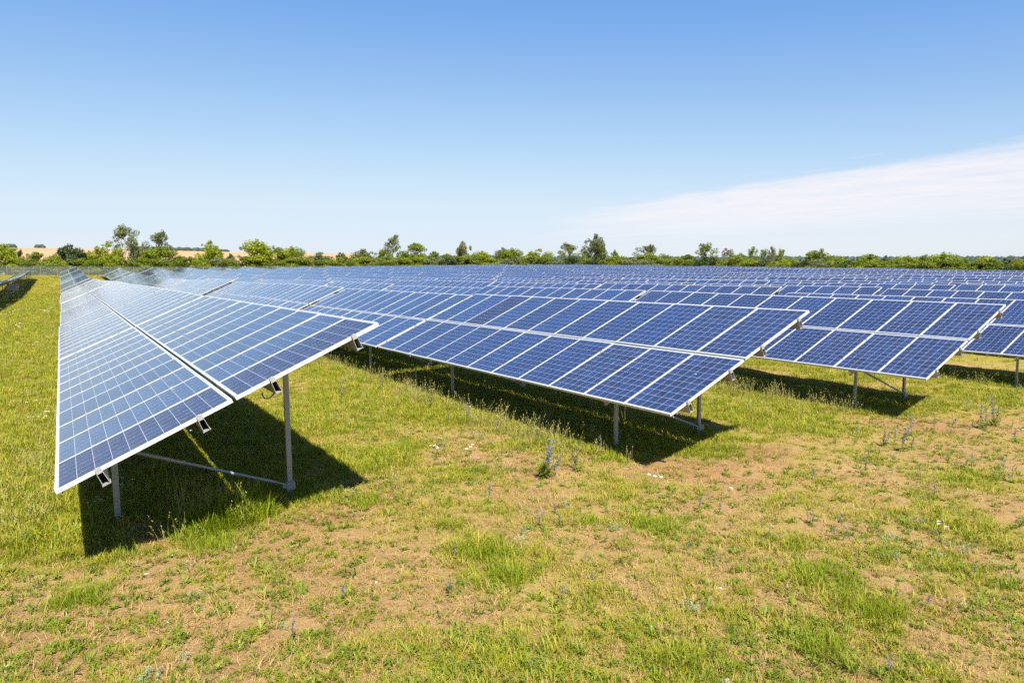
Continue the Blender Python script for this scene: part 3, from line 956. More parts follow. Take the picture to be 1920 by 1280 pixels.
TREES = [  # u, top, width, kind, form, depth, label
    (12, 459, 48, 'bright', 'bush', 4, 'bright yellow-green tree at the left edge of the hedge'),
    (38, 469, 14, 'dark', 'airy', 14, 'thin dark small tree before the grain field near the left edge'),
    (70, 471, 42, 'mid', 'bush', 8, 'rounded green bush above the fence, left of the dark round tree'),
    (101, 479, 44, 'bright', 'bush', 3, 'low yellowish bush just left of the dark round tree'),
    (135, 457, 52, 'dark', 'bush', 6, 'dense dark green round tree behind the left end of the nearest row'),
    (168, 471, 26, 'bright', 'bush', 9, 'narrow bright bush right of the dark round tree'),
    (204, 456, 56, 'bright', 'bush', 5, 'bright yellow-green tree right of the dark round tree'),
    (236, 424, 40, 'grey', 'airy', 12, 'tallest airy grey-green tree in the left part of the hedge'),
    (259, 453, 30, 'grey', 'bush', 11, 'grey-green tree close beside the tallest airy tree at the left'),
    (300, 435, 36, 'grey', 'airy', 12, 'second tall airy tree standing above a bright bush at the left'),
    (300, 463, 66, 'bright', 'bush', 4, 'wide bright bush under the second tall airy tree'),
    (338, 479, 30, 'mid', 'bush', 8, 'low green bush in front of the grain field, left of a loose bright tree'),
    (358, 480, 24, 'mid', 'bush', 6, 'small olive bush just left of a loose bright tree'),
    (395, 452, 56, 'bright', 'bush', 7, 'loose bright green tree with a ragged top before the grain field'),
    (433, 475, 18, 'dark', 'bush', 9, 'small dark conifer-like bush between two bright trees'),
    (482, 450, 64, 'bright', 'bush', 5, 'large dense bright green tree before the grain field'),
    (516, 462, 34, 'mid', 'bush', 8, 'green bush touching the large dense bright tree'),
    (548, 463, 52, 'bright', 'bush', 6, 'broad bright green tree right of the large dense one'),
    (600, 474, 50, 'grey', 'bush', 8, 'greyish bush with bare twigs before the grain field'),
    (637, 473, 32, 'dark', 'bush', 5, 'dark green bush where the grain field ends'),
    (684, 468, 56, 'grey', 'bush', 8, 'olive grey bushy tree right of the end of the grain field'),
    (722, 466, 30, 'mid', 'bush', 9, 'green bush at the foot of a pale-stemmed tall tree'),
    (738, 444, 30, 'grey', 'airy', 11, 'tall slim tree with a pale stem left of the middle'),
    (778, 456, 54, 'bright', 'bush', 6, 'bright yellow-green round tree right of the pale-stemmed tree'),
    (815, 470, 26, 'mid', 'bush', 8, 'small green bush in the dip right of the round bright tree'),
    (838, 474, 28, 'mid', 'bush', 9, 'low green bush left of a grey willow-like tree'),
    (870, 452, 38, 'grey', 'bush', 10, 'grey-green willow-like tree left of the middle of the hedge'),
    (903, 471, 50, 'bright', 'bush', 4, 'bright green bush at the foot of the grey willow-like tree'),
    (942, 463, 30, 'grey', 'bush', 11, 'greyish crown peeping over a bright bush at the middle'),
    (960, 466, 46, 'bright', 'bush', 5, 'bright bush at the middle of the hedge'),
    (1012, 467, 62, 'bright', 'bush', 4, 'wide fresh green bush just right of the middle'),
    (1068, 457, 40, 'grey', 'airy', 10, 'pale open tree left of the tall two-stemmed tree'),
    (1115, 441, 46, 'grey', 'bush', 9, 'tall grey-green two-stemmed tree, the highest right of the middle'),
    (1152, 469, 18, 'mid', 'bush', 8, 'narrow green bush right of the tall two-stemmed tree'),
    (1166, 480, 30, 'bright', 'bush', 3, 'low yellow-green bush right of the tall two-stemmed tree'),
    (1214, 460, 36, 'grey', 'airy', 10, 'open tree rising from a bright bush right of the middle'),
    (1214, 476, 52, 'bright', 'bush', 5, 'bright bush with an open tree rising from it'),
    (1252, 476, 24, 'mid', 'bush', 7, 'green bush between two open trees'),
    (1288, 476, 34, 'mid', 'bush', 6, 'green bush left of the open dark-stemmed tree'),
    (1326, 457, 38, 'mid', 'airy', 8, 'open dark-stemmed tree in the right half of the hedge'),
    (1365, 468, 24, 'brown', 'airy', 10, 'half bare brownish small tree right of the dark-stemmed tree'),
    (1388, 475, 34, 'mid', 'bush', 6, 'green bush right of the half bare small tree'),
    (1411, 465, 20, 'mid', 'airy', 9, 'small open tree left of three thin ones'),
    (1434, 468, 20, 'mid', 'airy', 9, 'leftmost of three thin open trees at the right'),
    (1447, 465, 18, 'grey', 'airy', 9, 'middle one of three thin open trees at the right'),
    (1462, 468, 18, 'mid', 'airy', 9, 'rightmost of three thin open trees at the right'),
    (1478, 484, 46, 'bright', 'bush', 4, 'low bright bush below the three thin trees'),
    (1536, 468, 54, 'mid', 'bush', 6, 'domed green bushy tree alone at the right before the far forest'),
    (1575, 483, 48, 'bright', 'bush', 4, 'low bright bush right of the domed green tree'),
    (1632, 474, 52, 'mid', 'bush', 6, 'peaked green bush left of a small dark one at the right'),
    (1658, 479, 26, 'dark', 'bush', 10, 'small dark bush at the right behind lighter ones'),
    (1700, 480, 56, 'bright', 'bush', 5, 'broad light bush right of the small dark bush'),
    (1735, 478, 44, 'mid', 'bush', 8, 'green bush left of the broad bright bush near the right edge'),
    (1768, 474, 62, 'bright', 'bush', 5, 'broad bright bush, highest near the right edge'),
    (1812, 485, 40, 'bright', 'bush', 4, 'low light bush in the dip near the right edge'),
    (1856, 482, 66, 'bright', 'bush', 5, 'wide bright bush left of the brownish one at the right edge'),
    (1900, 485, 34, 'brown', 'bush', 7, 'brownish bush at the right edge of the hedge'),
    (1922, 487, 34, 'mid', 'bush', 5, 'green bush cut by the right edge of the picture'),
]
for q, a in enumerate(TREES): place_plant(*a, q)
# lower hedge plants that fill the gaps
COLOUR = {'mid': 'green', 'bright': 'light green', 'grey': 'olive', 'dark': 'dark'}
used, side = set(), {}
for n_, u in enumerate(np.arange(-165, 2050, 27.0)):
    uu = u + random.uniform(-6, 6)
    vt = (484 if uu < 700 else 483 if uu < 1400 else 488) + random.uniform(-5, 4)
    kd = random.choice(['mid', 'mid', 'bright', 'grey', 'mid', 'bright', 'dark'])
    for a in sorted(TREES, key=lambda a: abs(a[0] - uu)):
        lb = '%s underbrush %s of the %s' % (COLOUR[kd], 'left' if uu < a[0] else 'right', a[6])
        key = (uu < a[0], a[6])
        if key not in used and len(lb.split()) <= 16: break
    used.add(key)
    place_plant(uu, vt, random.uniform(42, 60), kd, 'bush', random.uniform(0.5, 3.5), lb, n_)


# far forest on the horizon
def far_forest():
    g = np.random.default_rng(5)
    V, Fc = [], []
    def tree(x, y, z, w, h):
        n = 9
        i = len(V)
        for k in range(n):
            a = 6.283 * k / n
            V.append((x + w * math.cos(a) * .5, y + w * math.sin(a) * .5, z)); 
        for k in range(n):
            a = 6.283 * k / n; f = 0.75 + 0.5 * g.random()
            V.append((x + w * f * math.cos(a) * .5, y + w * f * math.sin(a) * .5, z + h * (0.45 + 0.2 * g.random())))
        for k in range(n):
            a = 6.283 * k / n; f = 0.3 + 0.3 * g.random()
            V.append((x + w * f * math.cos(a) * .5, y + w * f * math.sin(a) * .5, z + h * (0.8 + 0.15 * g.random())))
        V.append((x, y, z + h))
        for l in range(2):
            for k in range(n):
                j = (k + 1) % n
                Fc.append((i + l * n + k, i + l * n + j, i + (l + 1) * n + j, i + (l + 1) * n + k))
        for k in range(n): Fc.append((i + 2 * n + k, i + 2 * n + (k + 1) % n, i + 3 * n))
    for az in np.arange(24, 72, 0.07):
        for layer in range(2):
            r = 1350 + 230 * layer + 260 * value_noise(az, layer * 3, 5, 3) + g.normal() * 25
            a = R(az + g.normal() * 0.05)
            x, y = r * math.sin(a), r * math.cos(a)
            tree(x, y, float(gz(x, y)) - 0.3, 10 + 6 * g.random(), (12.5 + 3.0 * value_noise(az, 9, 2.5, 8)) * (0.75 + 0.4 * g.random()) * (0.93 if az > 55 else 1))
    for az in np.concatenate([np.arange(-6, -2.4, 0.1), np.arange(-1.2, -0.9, 0.08), np.arange(4.5, 10.5, 0.09)]):
        r = 900 + 10 * g.normal(); a = R(az)
        x, y = r * math.sin(a), r * math.cos(a)
        tree(x, y, float(gz(x, y)) - 0.3, 6 + 4 * g.random(), 3.5 + 2.0 * g.random())
    me = bpy.data.meshes.new('far_forest'); me.from_pydata(V, [], Fc); me.materials.append(M_FOREST); me.update()
    tag(new_obj('far_forest', me), 'dark strip of far forest along the horizon', 'forest', kind='stuff')


far_forest()


# ------------------------------------------------------------------ fence
def mat_wire():
    t = NT('wire_mesh')
    t.set(color=(0.22, 0.25, 0.23), rough=0.6, metal=0.3)
    tr = t.n.new('ShaderNodeBsdfTransparent'); mx = t.n.new('ShaderNodeMixShader'); mx.inputs[0].default_value = 0.26
    t.l.new(tr.outputs[0], mx.inputs[1]); t.l.new(t.bsdf.outputs[0], mx.inputs[2]); t.l.new(mx.outputs[0], t.out.inputs[0])
    return t.mat


M_WIRE = mat_wire()


def fence_post():
    b = MB(); b.tube([(0, 0, -0.4), (0, 0, 2.15)], [0.045, 0.045], 8)
    b.box((-0.02, -0.02, 2.15), (0.02, 0.02, 2.34)); b.box((-0.055, -0.055, 2.14), (0.055, 0.055, 2.165))
    return b.mesh('post', [M_GALV])


ME_POST = fence_post()


def build_fence(p0, p1, label):
    p0, p1 = np.array(p0, float), np.array(p1, float)
    L = np.linalg.norm(p1 - p0); n = int(L / 3.3)
    root = new_obj('fence', None, None, (p0[0], p0[1], float(gz(*p0))))
    tag(root, label, 'fence', 'perimeter fence')
    P = [p0 + (p1 - p0) * i / n for i in range(n + 1)]
    Z = [float(gz(*p)) for p in P]
    o = root.location
    for p, z in zip(P, Z): new_obj('post', ME_POST, root, (p[0] - o.x, p[1] - o.y, z - o.z))
    for i in range(n):
        b = MB()
        a = Vector((P[i][0] - o.x, P[i][1] - o.y, Z[i] - o.z)); c = Vector((P[i + 1][0] - o.x, P[i + 1][1] - o.y, Z[i + 1] - o.z))
        up = Vector((0, 0, 1))
        b.face([a + up * .03, c + up * .03, c + up * 2.05, a + up * 2.05], 0)
        for h in (0.05, 1.05, 2.05, 2.18, 2.30): b.tube([a + up * h, c + up * h], [0.008, 0.008], 4, 1, False)
        new_obj('wire_panel', b.mesh('wire_panel', [M_WIRE, M_GALV]), root)


build_fence((-44, 207), (129, 207), 'grey wire mesh fence along the far end of the solar rows')
build_fence((129, 207), (129, 36), 'grey wire mesh fence along the right side of the solar field')


# ------------------------------------------------------------------ meadow plants
def blade_clump(name, n, h, rad, w, lean, mat, seed, seeds=False, flat=0.0):
    g = np.random.default_rng(seed); b = MB()
    for _ in range(n):
        a, q = g.random() * 6.283, rad * math.sqrt(g.random())
        p = Vector((q * math.cos(a), q * math.sin(a), -0.008))
        hh = h * (0.5 + 0.7 * g.random()); da = a + g.normal() * 0.9
        d = Vector((math.cos(da), math.sin(da), 0)); ln = lean * (0.3 + g.random())
        s = Vector((-d.y, d.x, 0)) * (w * (0.6 + 0.7 * g.random()) / 2)
        m = p + Vector((0, 0, hh * (0.58 - flat * .2))) + d * hh * ln * 0.35; e = p + Vector((0, 0, hh * (1 - flat * .7))) + d * hh * ln
        b.face([p - s, p + s, m + s * .8, m - s * .8]); b.face([m - s * .8, m + s * .8, e])
        if seeds:
            for k in range(5):
                c = e + (m - e) * (k * 0.11); aa = g.random() * 6.283; o = Vector((math.cos(aa), math.sin(aa), 0.7)) * (0.012 + 0.010 * g.random())
                t = Vector((-o.y, o.x, 0)) * 0.35
                b.face([c - t, c + o, c + t, c - o * .4])
    return b.mesh(name, [mat])


def rosette(name, n, ln, w, mat, seed, up=0.45):
    g = np.random.default_rng(seed); b = MB()
    for i in range(n):
        a = i * 2.4 + g.normal() * .25; L = ln * (0.6 + 0.6 * g.random()); el = up * (0.4 + 1.2 * g.random())
        d = Vector((math.cos(a), math.sin(a), 0)); s = Vector((-d.y, d.x, 0)) * w * (0.7 + 0.5 * g.random()) / 2
        p0 = Vector((0, 0, 0)); p1 = d * L * .5 + Vector((0, 0, L * el)); p2 = d * L + Vector((0, 0, L * el * .9)); m = d * L * .78 + Vector((0, 0, L * el * 1.1))
        b.face([p0 - s * .3, p0 + s * .3, p1 + s, p1 - s]); b.face([p1 - s, p1 + s, m + s * .75, m - s * .75]); b.face([m - s * .75, m + s * .75, p2])
    return b.mesh(name, [mat])


def leafy_weed(name, n, h, rad, leaf, mat, seed):
    g = np.random.default_rng(seed); b = MB()
    for _ in range(n):
        a, q = g.random() * 6.283, rad * math.sqrt(g.random())
        top = h * (0.5 + 0.6 * g.random()) * (1 - 0.5 * q / rad)
        p = Vector((q * math.cos(a), q * math.sin(a), 0)); e = p * 1.4 + Vector((0, 0, top))
        s = Vector((0.0016, 0, 0)); b.face([p - s, p + s, e])
        for k in range(7):
            c = p + (e - p) * (0.2 + 0.8 * k / 6); aa = g.random() * 6.283
            d = Vector((math.cos(aa), math.sin(aa), 0.4 * g.random())) * leaf * (0.6 + .6 * g.random()); t = Vector((-d.y, d.x, 0)) * 0.3
            b.face([c, c + d * .5 + t, c + d, c + d * .5 - t])
    return b.mesh(name, [mat])


PLANT_COL = {}


def source(group, meshes):
    c = bpy.data.collections.new(group); PLANT_COL[group] = c
    for i, me in enumerate(meshes):
        o = bpy.data.objects.new('%s_%02d' % (group, i), me); c.objects.link(o)
    return c


source('short_grass', [blade_clump('short_grass', 18, 0.052, 0.085, 0.0055, 1.1, M_GRASS, s) for s in (1, 2, 3, 4, 5)])
source('dry_litter', [blade_clump('dry_litter', 18, 0.07, 0.10, 0.005, 1.5, M_DRY, s, flat=0.6) for s in (6, 7, 8)])
source('lush_grass', [blade_clump('lush_grass', 22, 0.12, 0.075, 0.006, 0.7, M_LUSH, s) for s in (9, 10, 11)])
source('tall_grass', [blade_clump('tall_grass', 9, 0.36, 0.10, 0.005, 0.35, M_STEM, s, True) for s in (12, 13, 14)])
source('weed', [rosette('weed', 11, 0.10, 0.022, M_WEED, 15), rosette('weed', 12, 0.12, 0.014, M_WEED, 16, 0.6), rosette('weed', 14, 0.08, 0.018, M_WEED, 17, 0.6), leafy_weed('weed', 14, 0.14, 0.09, 0.030, M_WEED, 18), leafy_weed('weed', 18, 0.10, 0.12, 0.026, M_LUSH, 19)] + [blade_clump('weed', 15, 0.10, 0.035, 0.012, 0.9, m, sd) for m, sd in ((M_WEED, 151), (M_LUSH, 152), (M_WEED, 153), (M_GRASS, 154))])
source('silver_weed', [leafy_weed('silver_weed', 13, 0.11, 0.08, 0.024, M_SILVER, 20), leafy_weed('silver_weed', 10, 0.16, 0.06, 0.022, M_SILVER, 21)])


def daisy(seed):
    g = np.random.default_rng(seed); b = MB()
    for _ in range(3):
        p = Vector((g.normal() * .05, g.normal() * .05, 0)); h = 0.13 + .1 * g.random(); e = p + Vector((g.normal() * .02, g.normal() * .02, h))
        s = Vector((.0015, 0, 0)); b.face([p - s, p + s, e + s, e - s], 0)
        ax = [e + Vector((0.024 * math.cos(6.283 * k / 9), 0.024 * math.sin(6.283 * k / 9), 0.004 + 0.006 * (k % 2))) for k in range(9)]
        for k in range(9): b.face([e, ax[k], ax[(k + 1) % 9]], 1)
        c = [e + Vector((0.008 * math.cos(6.283 * k / 6), 0.008 * math.sin(6.283 * k / 6), 0.009)) for k in range(6)]
        b.face(c, 2)
    return b.mesh('daisy', [M_GRASS, M_PETAL, M_YELLOW])


source('daisy', [daisy(s) for s in (22, 23, 24)])


def scatter(name, group, P, scl, label, cat, tiltmax=0.12):
    n = len(P)
    me = bpy.data.meshes.new(name)
    me.vertices.add(n); me.vertices.foreach_set('co', np.asarray(P, np.float32).ravel())
    c = PLANT_COL[group]
    a = me.attributes.new('inst_rot', 'FLOAT_VECTOR', 'POINT')
    rot = np.stack([rng.normal(0, tiltmax, n), rng.normal(0, tiltmax, n), rng.random(n) * 6.283], 1).astype(np.float32); a.data.foreach_set('vector', rot.ravel())
    a = me.attributes.new('inst_scale', 'FLOAT', 'POINT'); a.data.foreach_set('value', np.asarray(scl, np.float32))
    a = me.attributes.new('inst_pick', 'INT', 'POINT'); a.data.foreach_set('value', rng.integers(0, len(c.objects), n).astype(np.int32))
    o = new_obj(name, me); tag(o, label, cat, kind='stuff')
    ng = bpy.data.node_groups.new(name, 'GeometryNodeTree')
    ng.interface.new_socket('Geometry', in_out='INPUT', socket_type='NodeSocketGeometry'); ng.interface.new_socket('Geometry', in_out='OUTPUT', socket_type='NodeSocketGeometry')
    N, Lk = ng.nodes, ng.links
    gi, go, iop, ci = N.new('NodeGroupInput'), N.new('NodeGroupOutput'), N.new('GeometryNodeInstanceOnPoints'), N.new('GeometryNodeCollectionInfo')
    ci.inputs['Collection'].default_value = c; ci.inputs['Separate Children'].default_value = True; ci.inputs['Reset Children'].default_value = True
    iop.inputs['Pick Instance'].default_value = True

    def na(nm, ty):
        q = N.new('GeometryNodeInputNamedAttribute'); q.data_type = ty; q.inputs['Name'].default_value = nm
        return [s for s in q.outputs if s.enabled and s.name == 'Attribute'][0]
    Lk.new(gi.outputs[0], iop.inputs['Points']); Lk.new(ci.outputs[0], iop.inputs['Instance'])
    Lk.new(na('inst_pick', 'INT'), iop.inputs['Instance Index']); Lk.new(na('inst_rot', 'FLOAT_VECTOR'), iop.inputs['Rotation']); Lk.new(na('inst_scale', 'FLOAT'), iop.inputs['Scale'])
    Lk.new(iop.outputs[0], go.inputs[0])
    md = o.modifiers.new('scatter', 'NODES'); md.node_group = ng
    return o


def micro_z(x, y):
    near = 1 - sstep(np.hypot(x, y), 25, 45)
    return gz(x, y) + near * (0.09 * (fbm(x, y, 1.3, 51, 3) - 0.5) + 0.05 * (fbm(x, y, 0.35, 61, 2) - 0.5))


def wedge(n, r0, r1, power):
    """random ground points in the field of view, thinning out with distance"""
    t = rng.random(n)
    e = 2 - power
    r = (r0 ** e + t * (r1 ** e - r0 ** e)) ** (1 / e)
    a = YAW + R(1) * 0 + (rng.random(n) * 2 - 1) * R(43)
    x, y = r * np.sin(a), r * np.cos(a)
    keep = (x < 24) | (rng.random(n) < 0.12)
    return x[keep], y[keep], r[keep]


def far_scale(r): return 1 + 0.9 * sstep(r, 14, 60) + 0.6 * sstep(r, 60, 140)


x, y, r = wedge(160000, 3.6, 205, 1.65)
L = lushness(x, y)
mz = micro_z(x, y)
wcl = 0.88 - 0.55 * sstep(y, 6.5, 11) - 0.3 * (1 - sstep(x, -1.5, -0.3))
tuft = 1 - wcl + wcl * 1.25 * sstep(fbm(x, y, 0.34, 131, 3), 0.44, 0.60)
k = rng.random(len(x)) < np.clip(0.05 + 1.0 * sstep(L, 0.05, 0.62), 0, 1) * tuft * (0.5 + 0.5 * np.maximum(sstep(y, 6.2, 9.0), 1 - sstep(x, -1.2, 0.2)))
scatter('short_grass', 'short_grass', np.stack([x, y, mz], 1)[k], ((0.65 + 0.7 * rng.random(len(x))) * far_scale(r) * (0.6 + 1.25 * L ** 1.3))[k], 'short yellow-green meadow grass covering the ground in patches', 'grass')
x, y, r = wedge(55000, 3.6, 60, 1.7)
L = lushness(x, y); mz = micro_z(x, y)
k = rng.random(len(x)) < np.clip(0.75 - 0.5 * L, 0.1, 1) * (0.55 + 0.45 * sstep(y, 6.5, 9))
scatter('dry_litter', 'dry_litter', np.stack([x, y, mz], 1)[k], ((0.6 + 0.7 * rng.random(len(x))) * far_scale(r))[k], 'dry straw-coloured grass lying between the green tufts', 'dry grass')
x, y, r = wedge(60000, 3.6, 110, 1.55)
L = lushness(x, y) + 0.25 * (fbm(x, y, 1.1, 71, 2) - 0.5); mz = micro_z(x, y)
k = rng.random(len(x)) < sstep(L, 0.45, 0.88) * (0.35 + 0.65 * np.maximum(sstep(y, 6.2, 9.0), 1 - sstep(x, -1.2, 0.2)))
EXTRA, ESC = [], []
for u, v, rad, n, sc in ((415, 985, .24, 190, 2.3), (445, 968, .18, 120, 2.9), (375, 1000, .22, 90, 1.3), (395, 1025, .2, 70, 1.1), (1540, 1080, .25, 90, 1.1), (1640, 1150, .2, 60, 1.1), (940, 1090, .2, 80, 1.1), (915, 1045, .2, 80, 1.0), (1230, 988, .3, 90, 1.0), (145, 1130, .16, 70, 1.1), (690, 945, .15, 50, 1.0), (1560, 1225, .2, 60, 1.1), (1270, 1240, .15, 50, 1.0), (1350, 850, .5, 140, 1.2)):
    c0 = ground_at(u, v); n = int(n * .8)
    ex, ey = c0[0] + rng.normal(0, rad * .75, n), c0[1] + rng.normal(0, rad * .6, n)
    EXTRA.append(np.stack([ex, ey, micro_z(ex, ey)], 1)); ESC.append(sc * (0.4 + 0.7 * rng.random(n) ** 1.5))
scatter('lush_grass', 'lush_grass', np.concatenate([np.stack([x, y, mz], 1)[k]] + EXTRA), np.concatenate([((0.55 + 0.7 * rng.random(len(x))) * far_scale(r))[k]] + ESC), 'lush bright green grass in the denser patches', 'grass')
# seeding stalks along the low edges, where the mower does not reach
x, y, r = wedge(60000, 5, 110, 1.4)
ph = row_phase(x)
dens = np.exp(-((ph + 0.25) / 0.38) ** 2) * (0.35 + 0.65 * sstep(fbm(x, y, 1.2, 81, 3), .4, .65)) * sstep(y, 7.9, 9.5)
dens = np.where(ph > 50, 0, dens) * np.where(x < 2, 0.12, 1) + 0.05 * (y > 8) * sstep(fbm(x, y, 1.6, 141, 3), .42, .62) + 0.7 * patch(x, y, 415, 965, .4) + 0.07 * (x < -0.3) * sstep(fbm(x, y, 1.1, 161, 3), .40, .6)
mz = micro_z(x, y); k = rng.random(len(x)) < dens
scatter('tall_grass', 'tall_grass', np.stack([x, y, mz], 1)[k], ((0.55 + 0.6 * rng.random(len(x))) * (1 + 0.4 * sstep(r, 20, 60)))[k], 'tall seeding grass stalks along the low edges of the tables', 'grass')
# weeds: in loose drifts
x, y, r = wedge(36000, 3.6, 40, 1.7)
fr = fbm(x, y, 1.7, 91, 3); mz = micro_z(x, y)
k = rng.random(len(x)) < (0.22 + 0.78 * sstep(fr, 0.36, 0.62)) * (0.5 + 0.5 * (1 - sstep(y, 7.5, 12))) * (0.55 + 0.45 * sstep(x, 0.8, 3.2))
scatter('weeds', 'weed', np.stack([x, y, mz], 1)[k], (0.32 + 0.55 * rng.random(len(x)) ** 1.6)[k], 'small broad-leaved green weeds growing in loose drifts', 'weeds')
x, y, r = wedge(5200, 3.6, 30, 1.5)
dens = 0.012 + 0.35 * sum(patch(x, y, u, v, q) for u, v, q in ((330, 1235, .3), (340, 1130, .3), (1000, 1000, .45), (1030, 960, .4), (1700, 1030, .7), (1780, 1010, .7), (980, 1220, .3), (260, 1055, .2)))
mz = micro_z(x, y); k = rng.random(len(x)) < dens
scatter('silver_weeds', 'silver_weed', np.stack([x, y, mz], 1)[k], (0.35 + 0.6 * rng.random(len(x)))[k], 'low silvery grey-green weeds in scattered patches', 'weeds')
x, y, r = wedge(14000, 5, 100, 1.2)
dens = 0.006 + 0.2 * sum(patch(x, y, u, v, q) for u, v, q in ((95, 650, 2.0), (85, 620, 3.0), (60, 590, 4.0), (30, 585, 4), (55, 790, .8), (100, 700, .6), (800, 845, .7), (690, 835, .5), (870, 855, .5), (60, 553, 3)))
dens = np.where(r < 8, dens * .2, dens)
mz = micro_z(x, y); k = rng.random(len(x)) < dens
scatter('daisies', 'daisy', np.stack([x, y, mz], 1)[k], ((0.7 + 0.5 * rng.random(len(x))) * (0.55 + 0.45 * sstep(r, 6, 10)) * (1 + 0.8 * sstep(r, 15, 60)))[k], 'small white daisies dotted through the grass', 'flowers')


# viper's bugloss: single plants with purple spikes
def bugloss(seed, spikes, h):
    """a leafy base and, for each spike, a stem with its flowers"""
    g = np.random.default_rng(seed); base, out = MB(), []
    for s in range(spikes):
        st, fl = MB(), MB()
        a = g.random() * 6.283; q = 0.05 * math.sqrt(s)
        p = Vector((q * math.cos(a), q * math.sin(a), -0.01)); hh = h * (1 - 0.35 * g.random() * (s > 0)); e = p + Vector((q * 1.2 * math.cos(a) + g.normal() * .02, q * 1.2 * math.sin(a) + g.normal() * .02, hh))
        st.tube([p, (p + e) / 2 + Vector((g.normal() * .01, g.normal() * .01, 0)), e], [0.005, 0.004, 0.002], 5)
        for k in range(20):
            c = p + (e - p) * (0.05 + 0.9 * g.random()); aa = g.random() * 6.283; d = Vector((math.cos(aa), math.sin(aa), 0.5)) * (0.05 + .03 * g.random()); t = Vector((-d.y, d.x, 0)) * 0.14
            st.face([c - t * .3, c + d * .5 + t, c + d, c + d * .5 - t])
        for k in range(24):
            f = 0.42 + 0.58 * k / 24; c = p + (e - p) * f; aa = g.random() * 6.283; w = 0.034 * (1.15 - f * .55)
            d = Vector((math.cos(aa), math.sin(aa), 0.25)) * w; t = Vector((-d.y, d.x, 0)) * 0.45; u = Vector((0, 0, 0.009))
            fl.face([c, c + d * .7 + t, c + d + u, c + d * .7 - t])
        out.append((st.mesh('stem', [M_WEED]), fl.mesh('flower_spike', [M_PURPLE])))
    for k in range(14 + 9 * (spikes - 1)):
        a = k * 2.4; d = Vector((math.cos(a), math.sin(a), (0.5 + 0.25 * (spikes - 1)) * g.random())) * (0.10 + 0.06 * g.random()); t = Vector((-d.y, d.x, 0)) * 0.10
        base.face([Vector((0, 0, 0.01)), d * .5 + t + Vector((0, 0, .03)), d, d * .5 - t + Vector((0, 0, .03))])
    return base.mesh('leaves', [M_WEED]), out


BUG = [bugloss(31, 1, 0.42), bugloss(32, 2, 0.40), bugloss(33, 3, 0.46), bugloss(34, 1, 0.30), bugloss(35, 5, 0.50)]
SPOTS = [  # base pixel of each plant, height in the photograph, variant, where
    ('in the clump before the middle table', [(1018, 895, 78, 4), (1085, 885, 50, 1), (1010, 835, 40, 0), (1025, 800, 32, 1), (1128, 850, 36, 0)]),
    ('on the bare ground in the lower middle', [(915, 945, 42, 0), (1010, 990, 32, 1), (1022, 995, 40, 0), (1052, 990, 30, 3), (1042, 965, 22, 3), (1308, 955, 30, 3), (1330, 950, 34, 0), (1348, 960, 24, 3), (1216, 975, 22, 3), (1295, 1040, 30, 0), (1096, 1060, 30, 0), (1340, 1058, 24, 3), (1486, 952, 24, 3), (1522, 985, 24, 3)]),
    ('at the lower left before the nearest table', [(548, 1205, 62, 0), (640, 1130, 40, 3), (850, 1050, 38, 0), (848, 1120, 36, 3), (1054, 1130, 40, 0)]),
    ('in the drift before the right-hand table', [(1657, 835, 40, 2), (1677, 832, 38, 0), (1690, 845, 46, 1), (1710, 815, 42, 0), (1708, 842, 28, 3), (1698, 822, 26, 3), (1750, 808, 32, 0), (1783, 812, 30, 0), (1842, 805, 48, 1), (1862, 800, 56, 2), (1812, 770, 26, 0), (1902, 745, 26, 0), (1822, 885, 40, 0), (1882, 890, 36, 0), (1727, 900, 28, 0), (1622, 888, 36, 0), (1631, 862, 22, 3), (1520, 915, 40, 0), (1904, 830, 26, 3), (1806, 880, 22, 3), (1898, 905, 30, 1), (1608, 820, 22, 3), (1752, 935, 30, 3)]),
    ('in the foreground at the lower right', [(1515, 980, 30, 1), (1582, 1000, 38, 0), (1566, 1010, 24, 3), (1652, 1040, 34, 0), (1825, 1080, 34, 0), (1445, 1010, 26, 3), (1668, 1258, 36, 4), (1736, 1140, 28, 3)]),
    ('in the grass between the two nearest rows', [(642, 738, 30, 0), (636, 748, 24, 3), (806, 765, 26, 3), (864, 768, 26, 0), (876, 790, 36, 1), (838, 792, 22, 3), (715, 725, 20, 3), (928, 812, 24, 3), (885, 822, 22, 1), (898, 828, 20, 1), (630, 790, 16, 3), (1180, 850, 40, 0), (1570, 758, 30, 0), (1585, 760, 26, 3)]),
]
nb = 0
WORDS = ['farthest left', 'second from the left', 'third from the left', 'fourth from the left', 'fifth from the left', 'sixth from the left', 'seventh from the left', 'eighth from the left', 'ninth from the left', 'tenth from the left', 'eleventh from the left', 'twelfth from the left', 'thirteenth from the left', 'fourteenth from the left'] + ['%s from the left' % w for w in ('fifteenth', 'sixteenth', 'seventeenth', 'eighteenth', 'nineteenth', 'twentieth', 'twenty-first', 'twenty-second', 'twenty-third', 'twenty-fourth')]
for where, pts in SPOTS:
    for q, (u, v, hp, var) in enumerate(sorted(pts)):
        p = ground_at(u, v)
        dep = p[0] * math.sin(YAW) + p[1] * math.cos(YAW)
        h = hp / F_PX * dep * 1.05
        s = h / (0.42, 0.40, 0.46, 0.30, 0.50)[var]
        t = new_obj('wildflower', None, None, (p[0], p[1], float(micro_z(p[0], p[1]))), (random.gauss(0, .10), random.gauss(0, .10), random.uniform(0, 6.28)))
        t.scale = (s * .95, s * .95, s)
        new_obj('leaves', BUG[var][0], t)
        for a, b in BUG[var][1]: new_obj('flower_spike', b, new_obj('stem', a, t))
        tag(t, 'purple spiked wildflower %s, %s' % (where, WORDS[q]), 'wildflower', 'purple spiked wildflowers')


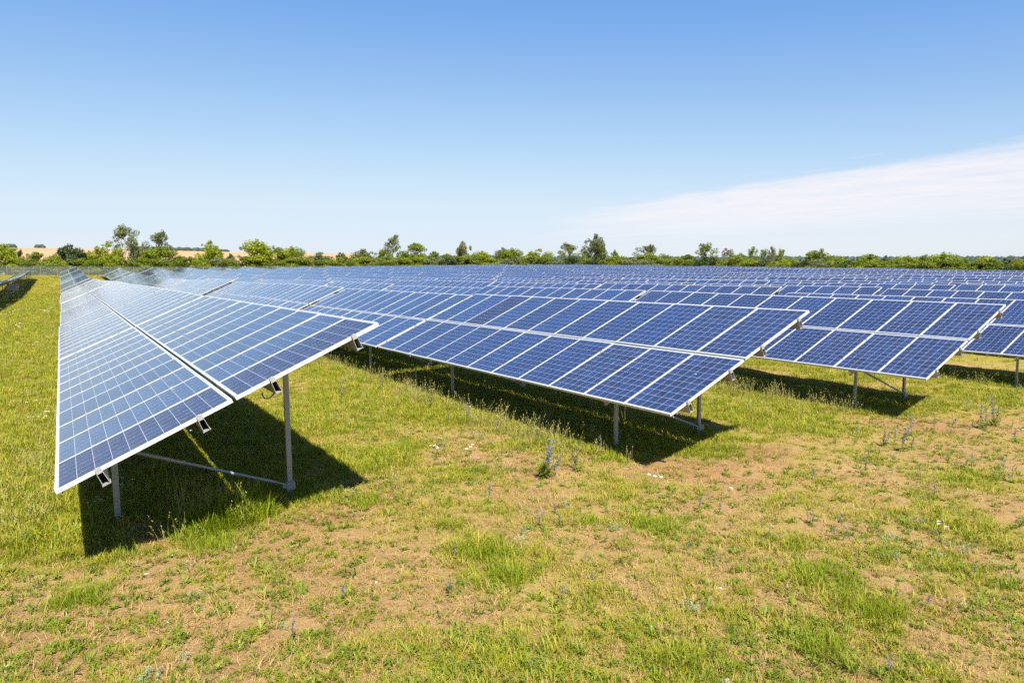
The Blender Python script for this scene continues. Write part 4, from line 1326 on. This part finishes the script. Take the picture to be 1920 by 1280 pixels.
# pale stones lying on the soil
def stone_mesh(seed):
    g = np.random.default_rng(seed)
    bm = bmesh.new(); bmesh.ops.create_icosphere(bm, subdivisions=2, radius=1)
    for v in bm.verts:
        n = 1 + 0.18 * math.sin(3 * v.co.x + seed) + 0.14 * math.sin(4 * v.co.y + 2 * seed) + g.normal() * 0.05
        v.co = Vector((v.co.x * n * 1.25, v.co.y * n, v.co.z * n * 0.62))
    me = bpy.data.meshes.new('stone'); bm.to_mesh(me); bm.free(); me.materials.append(M_STONE)
    return me


STONES = [stone_mesh(s) for s in (1, 2, 3, 4)]
for q, (u, v, w, lb) in enumerate([
        (325, 1043, 11, 'in the bare patch in front of the nearest table shadow, upper one'), (333, 1031, 7, 'right at the edge of the nearest table shadow'), (186, 1104, 8, 'left of the bare patch at the lower left'), (275, 1080, 7, 'beside a grey-green weed at the lower left'),
        (291, 1155, 9, 'in the sandy lower left, upper of two'), (313, 1170, 9, 'in the sandy lower left, lower of two'), (528, 1086, 8, 'alone in the dry grass below the nearest table'), (1370, 914, 8, 'on the bare ground right of the middle table shadow'),
        (1196, 1230, 11, 'in the lower middle foreground'), (1360, 1278, 20, 'largest, cut by the bottom edge of the picture'), (1350, 1102, 8, 'among weeds in the right foreground, left one'), (1565, 1216, 9, 'in the right foreground below a weed drift'), (1602, 1208, 11, 'in the right foreground, flat and wide'),
        (1835, 1121, 9, 'at the far right of the foreground'), (1906, 1205, 8, 'near the right edge of the foreground'), (1422, 1186, 8, 'in the foreground between two weed tufts'), (705, 1090, 7, 'in the dry grass left of the middle foreground'), (1135, 1143, 7, 'near the middle of the foreground')]):
    p = ground_at(u, v); dep = p[0] * math.sin(YAW) + p[1] * math.cos(YAW); s = w / F_PX * dep / 2.3
    o = new_obj('stone', STONES[q % 4], None, (p[0], p[1], float(micro_z(p[0], p[1])) + s * .25), (0, 0, random.uniform(0, 6)))
    o.scale = (s, s, s)
    tag(o, 'pale stone ' + lb, 'stone', 'pale stones on the soil')

# a thin stake under the second row
p = ground_at(780, 724)
b = MB(); b.tube([(0, 0, -0.2), (0.005, 0, 0.25), (0.0, 0.01, 0.50)], [0.016, 0.015, 0.014], 7)
o = new_obj('stake', b.mesh('stake', [M_WOOD], True), None, (p[0], p[1], p[2]))
tag(o, 'thin pale stake standing in the shadow edge under the second row', 'stake')
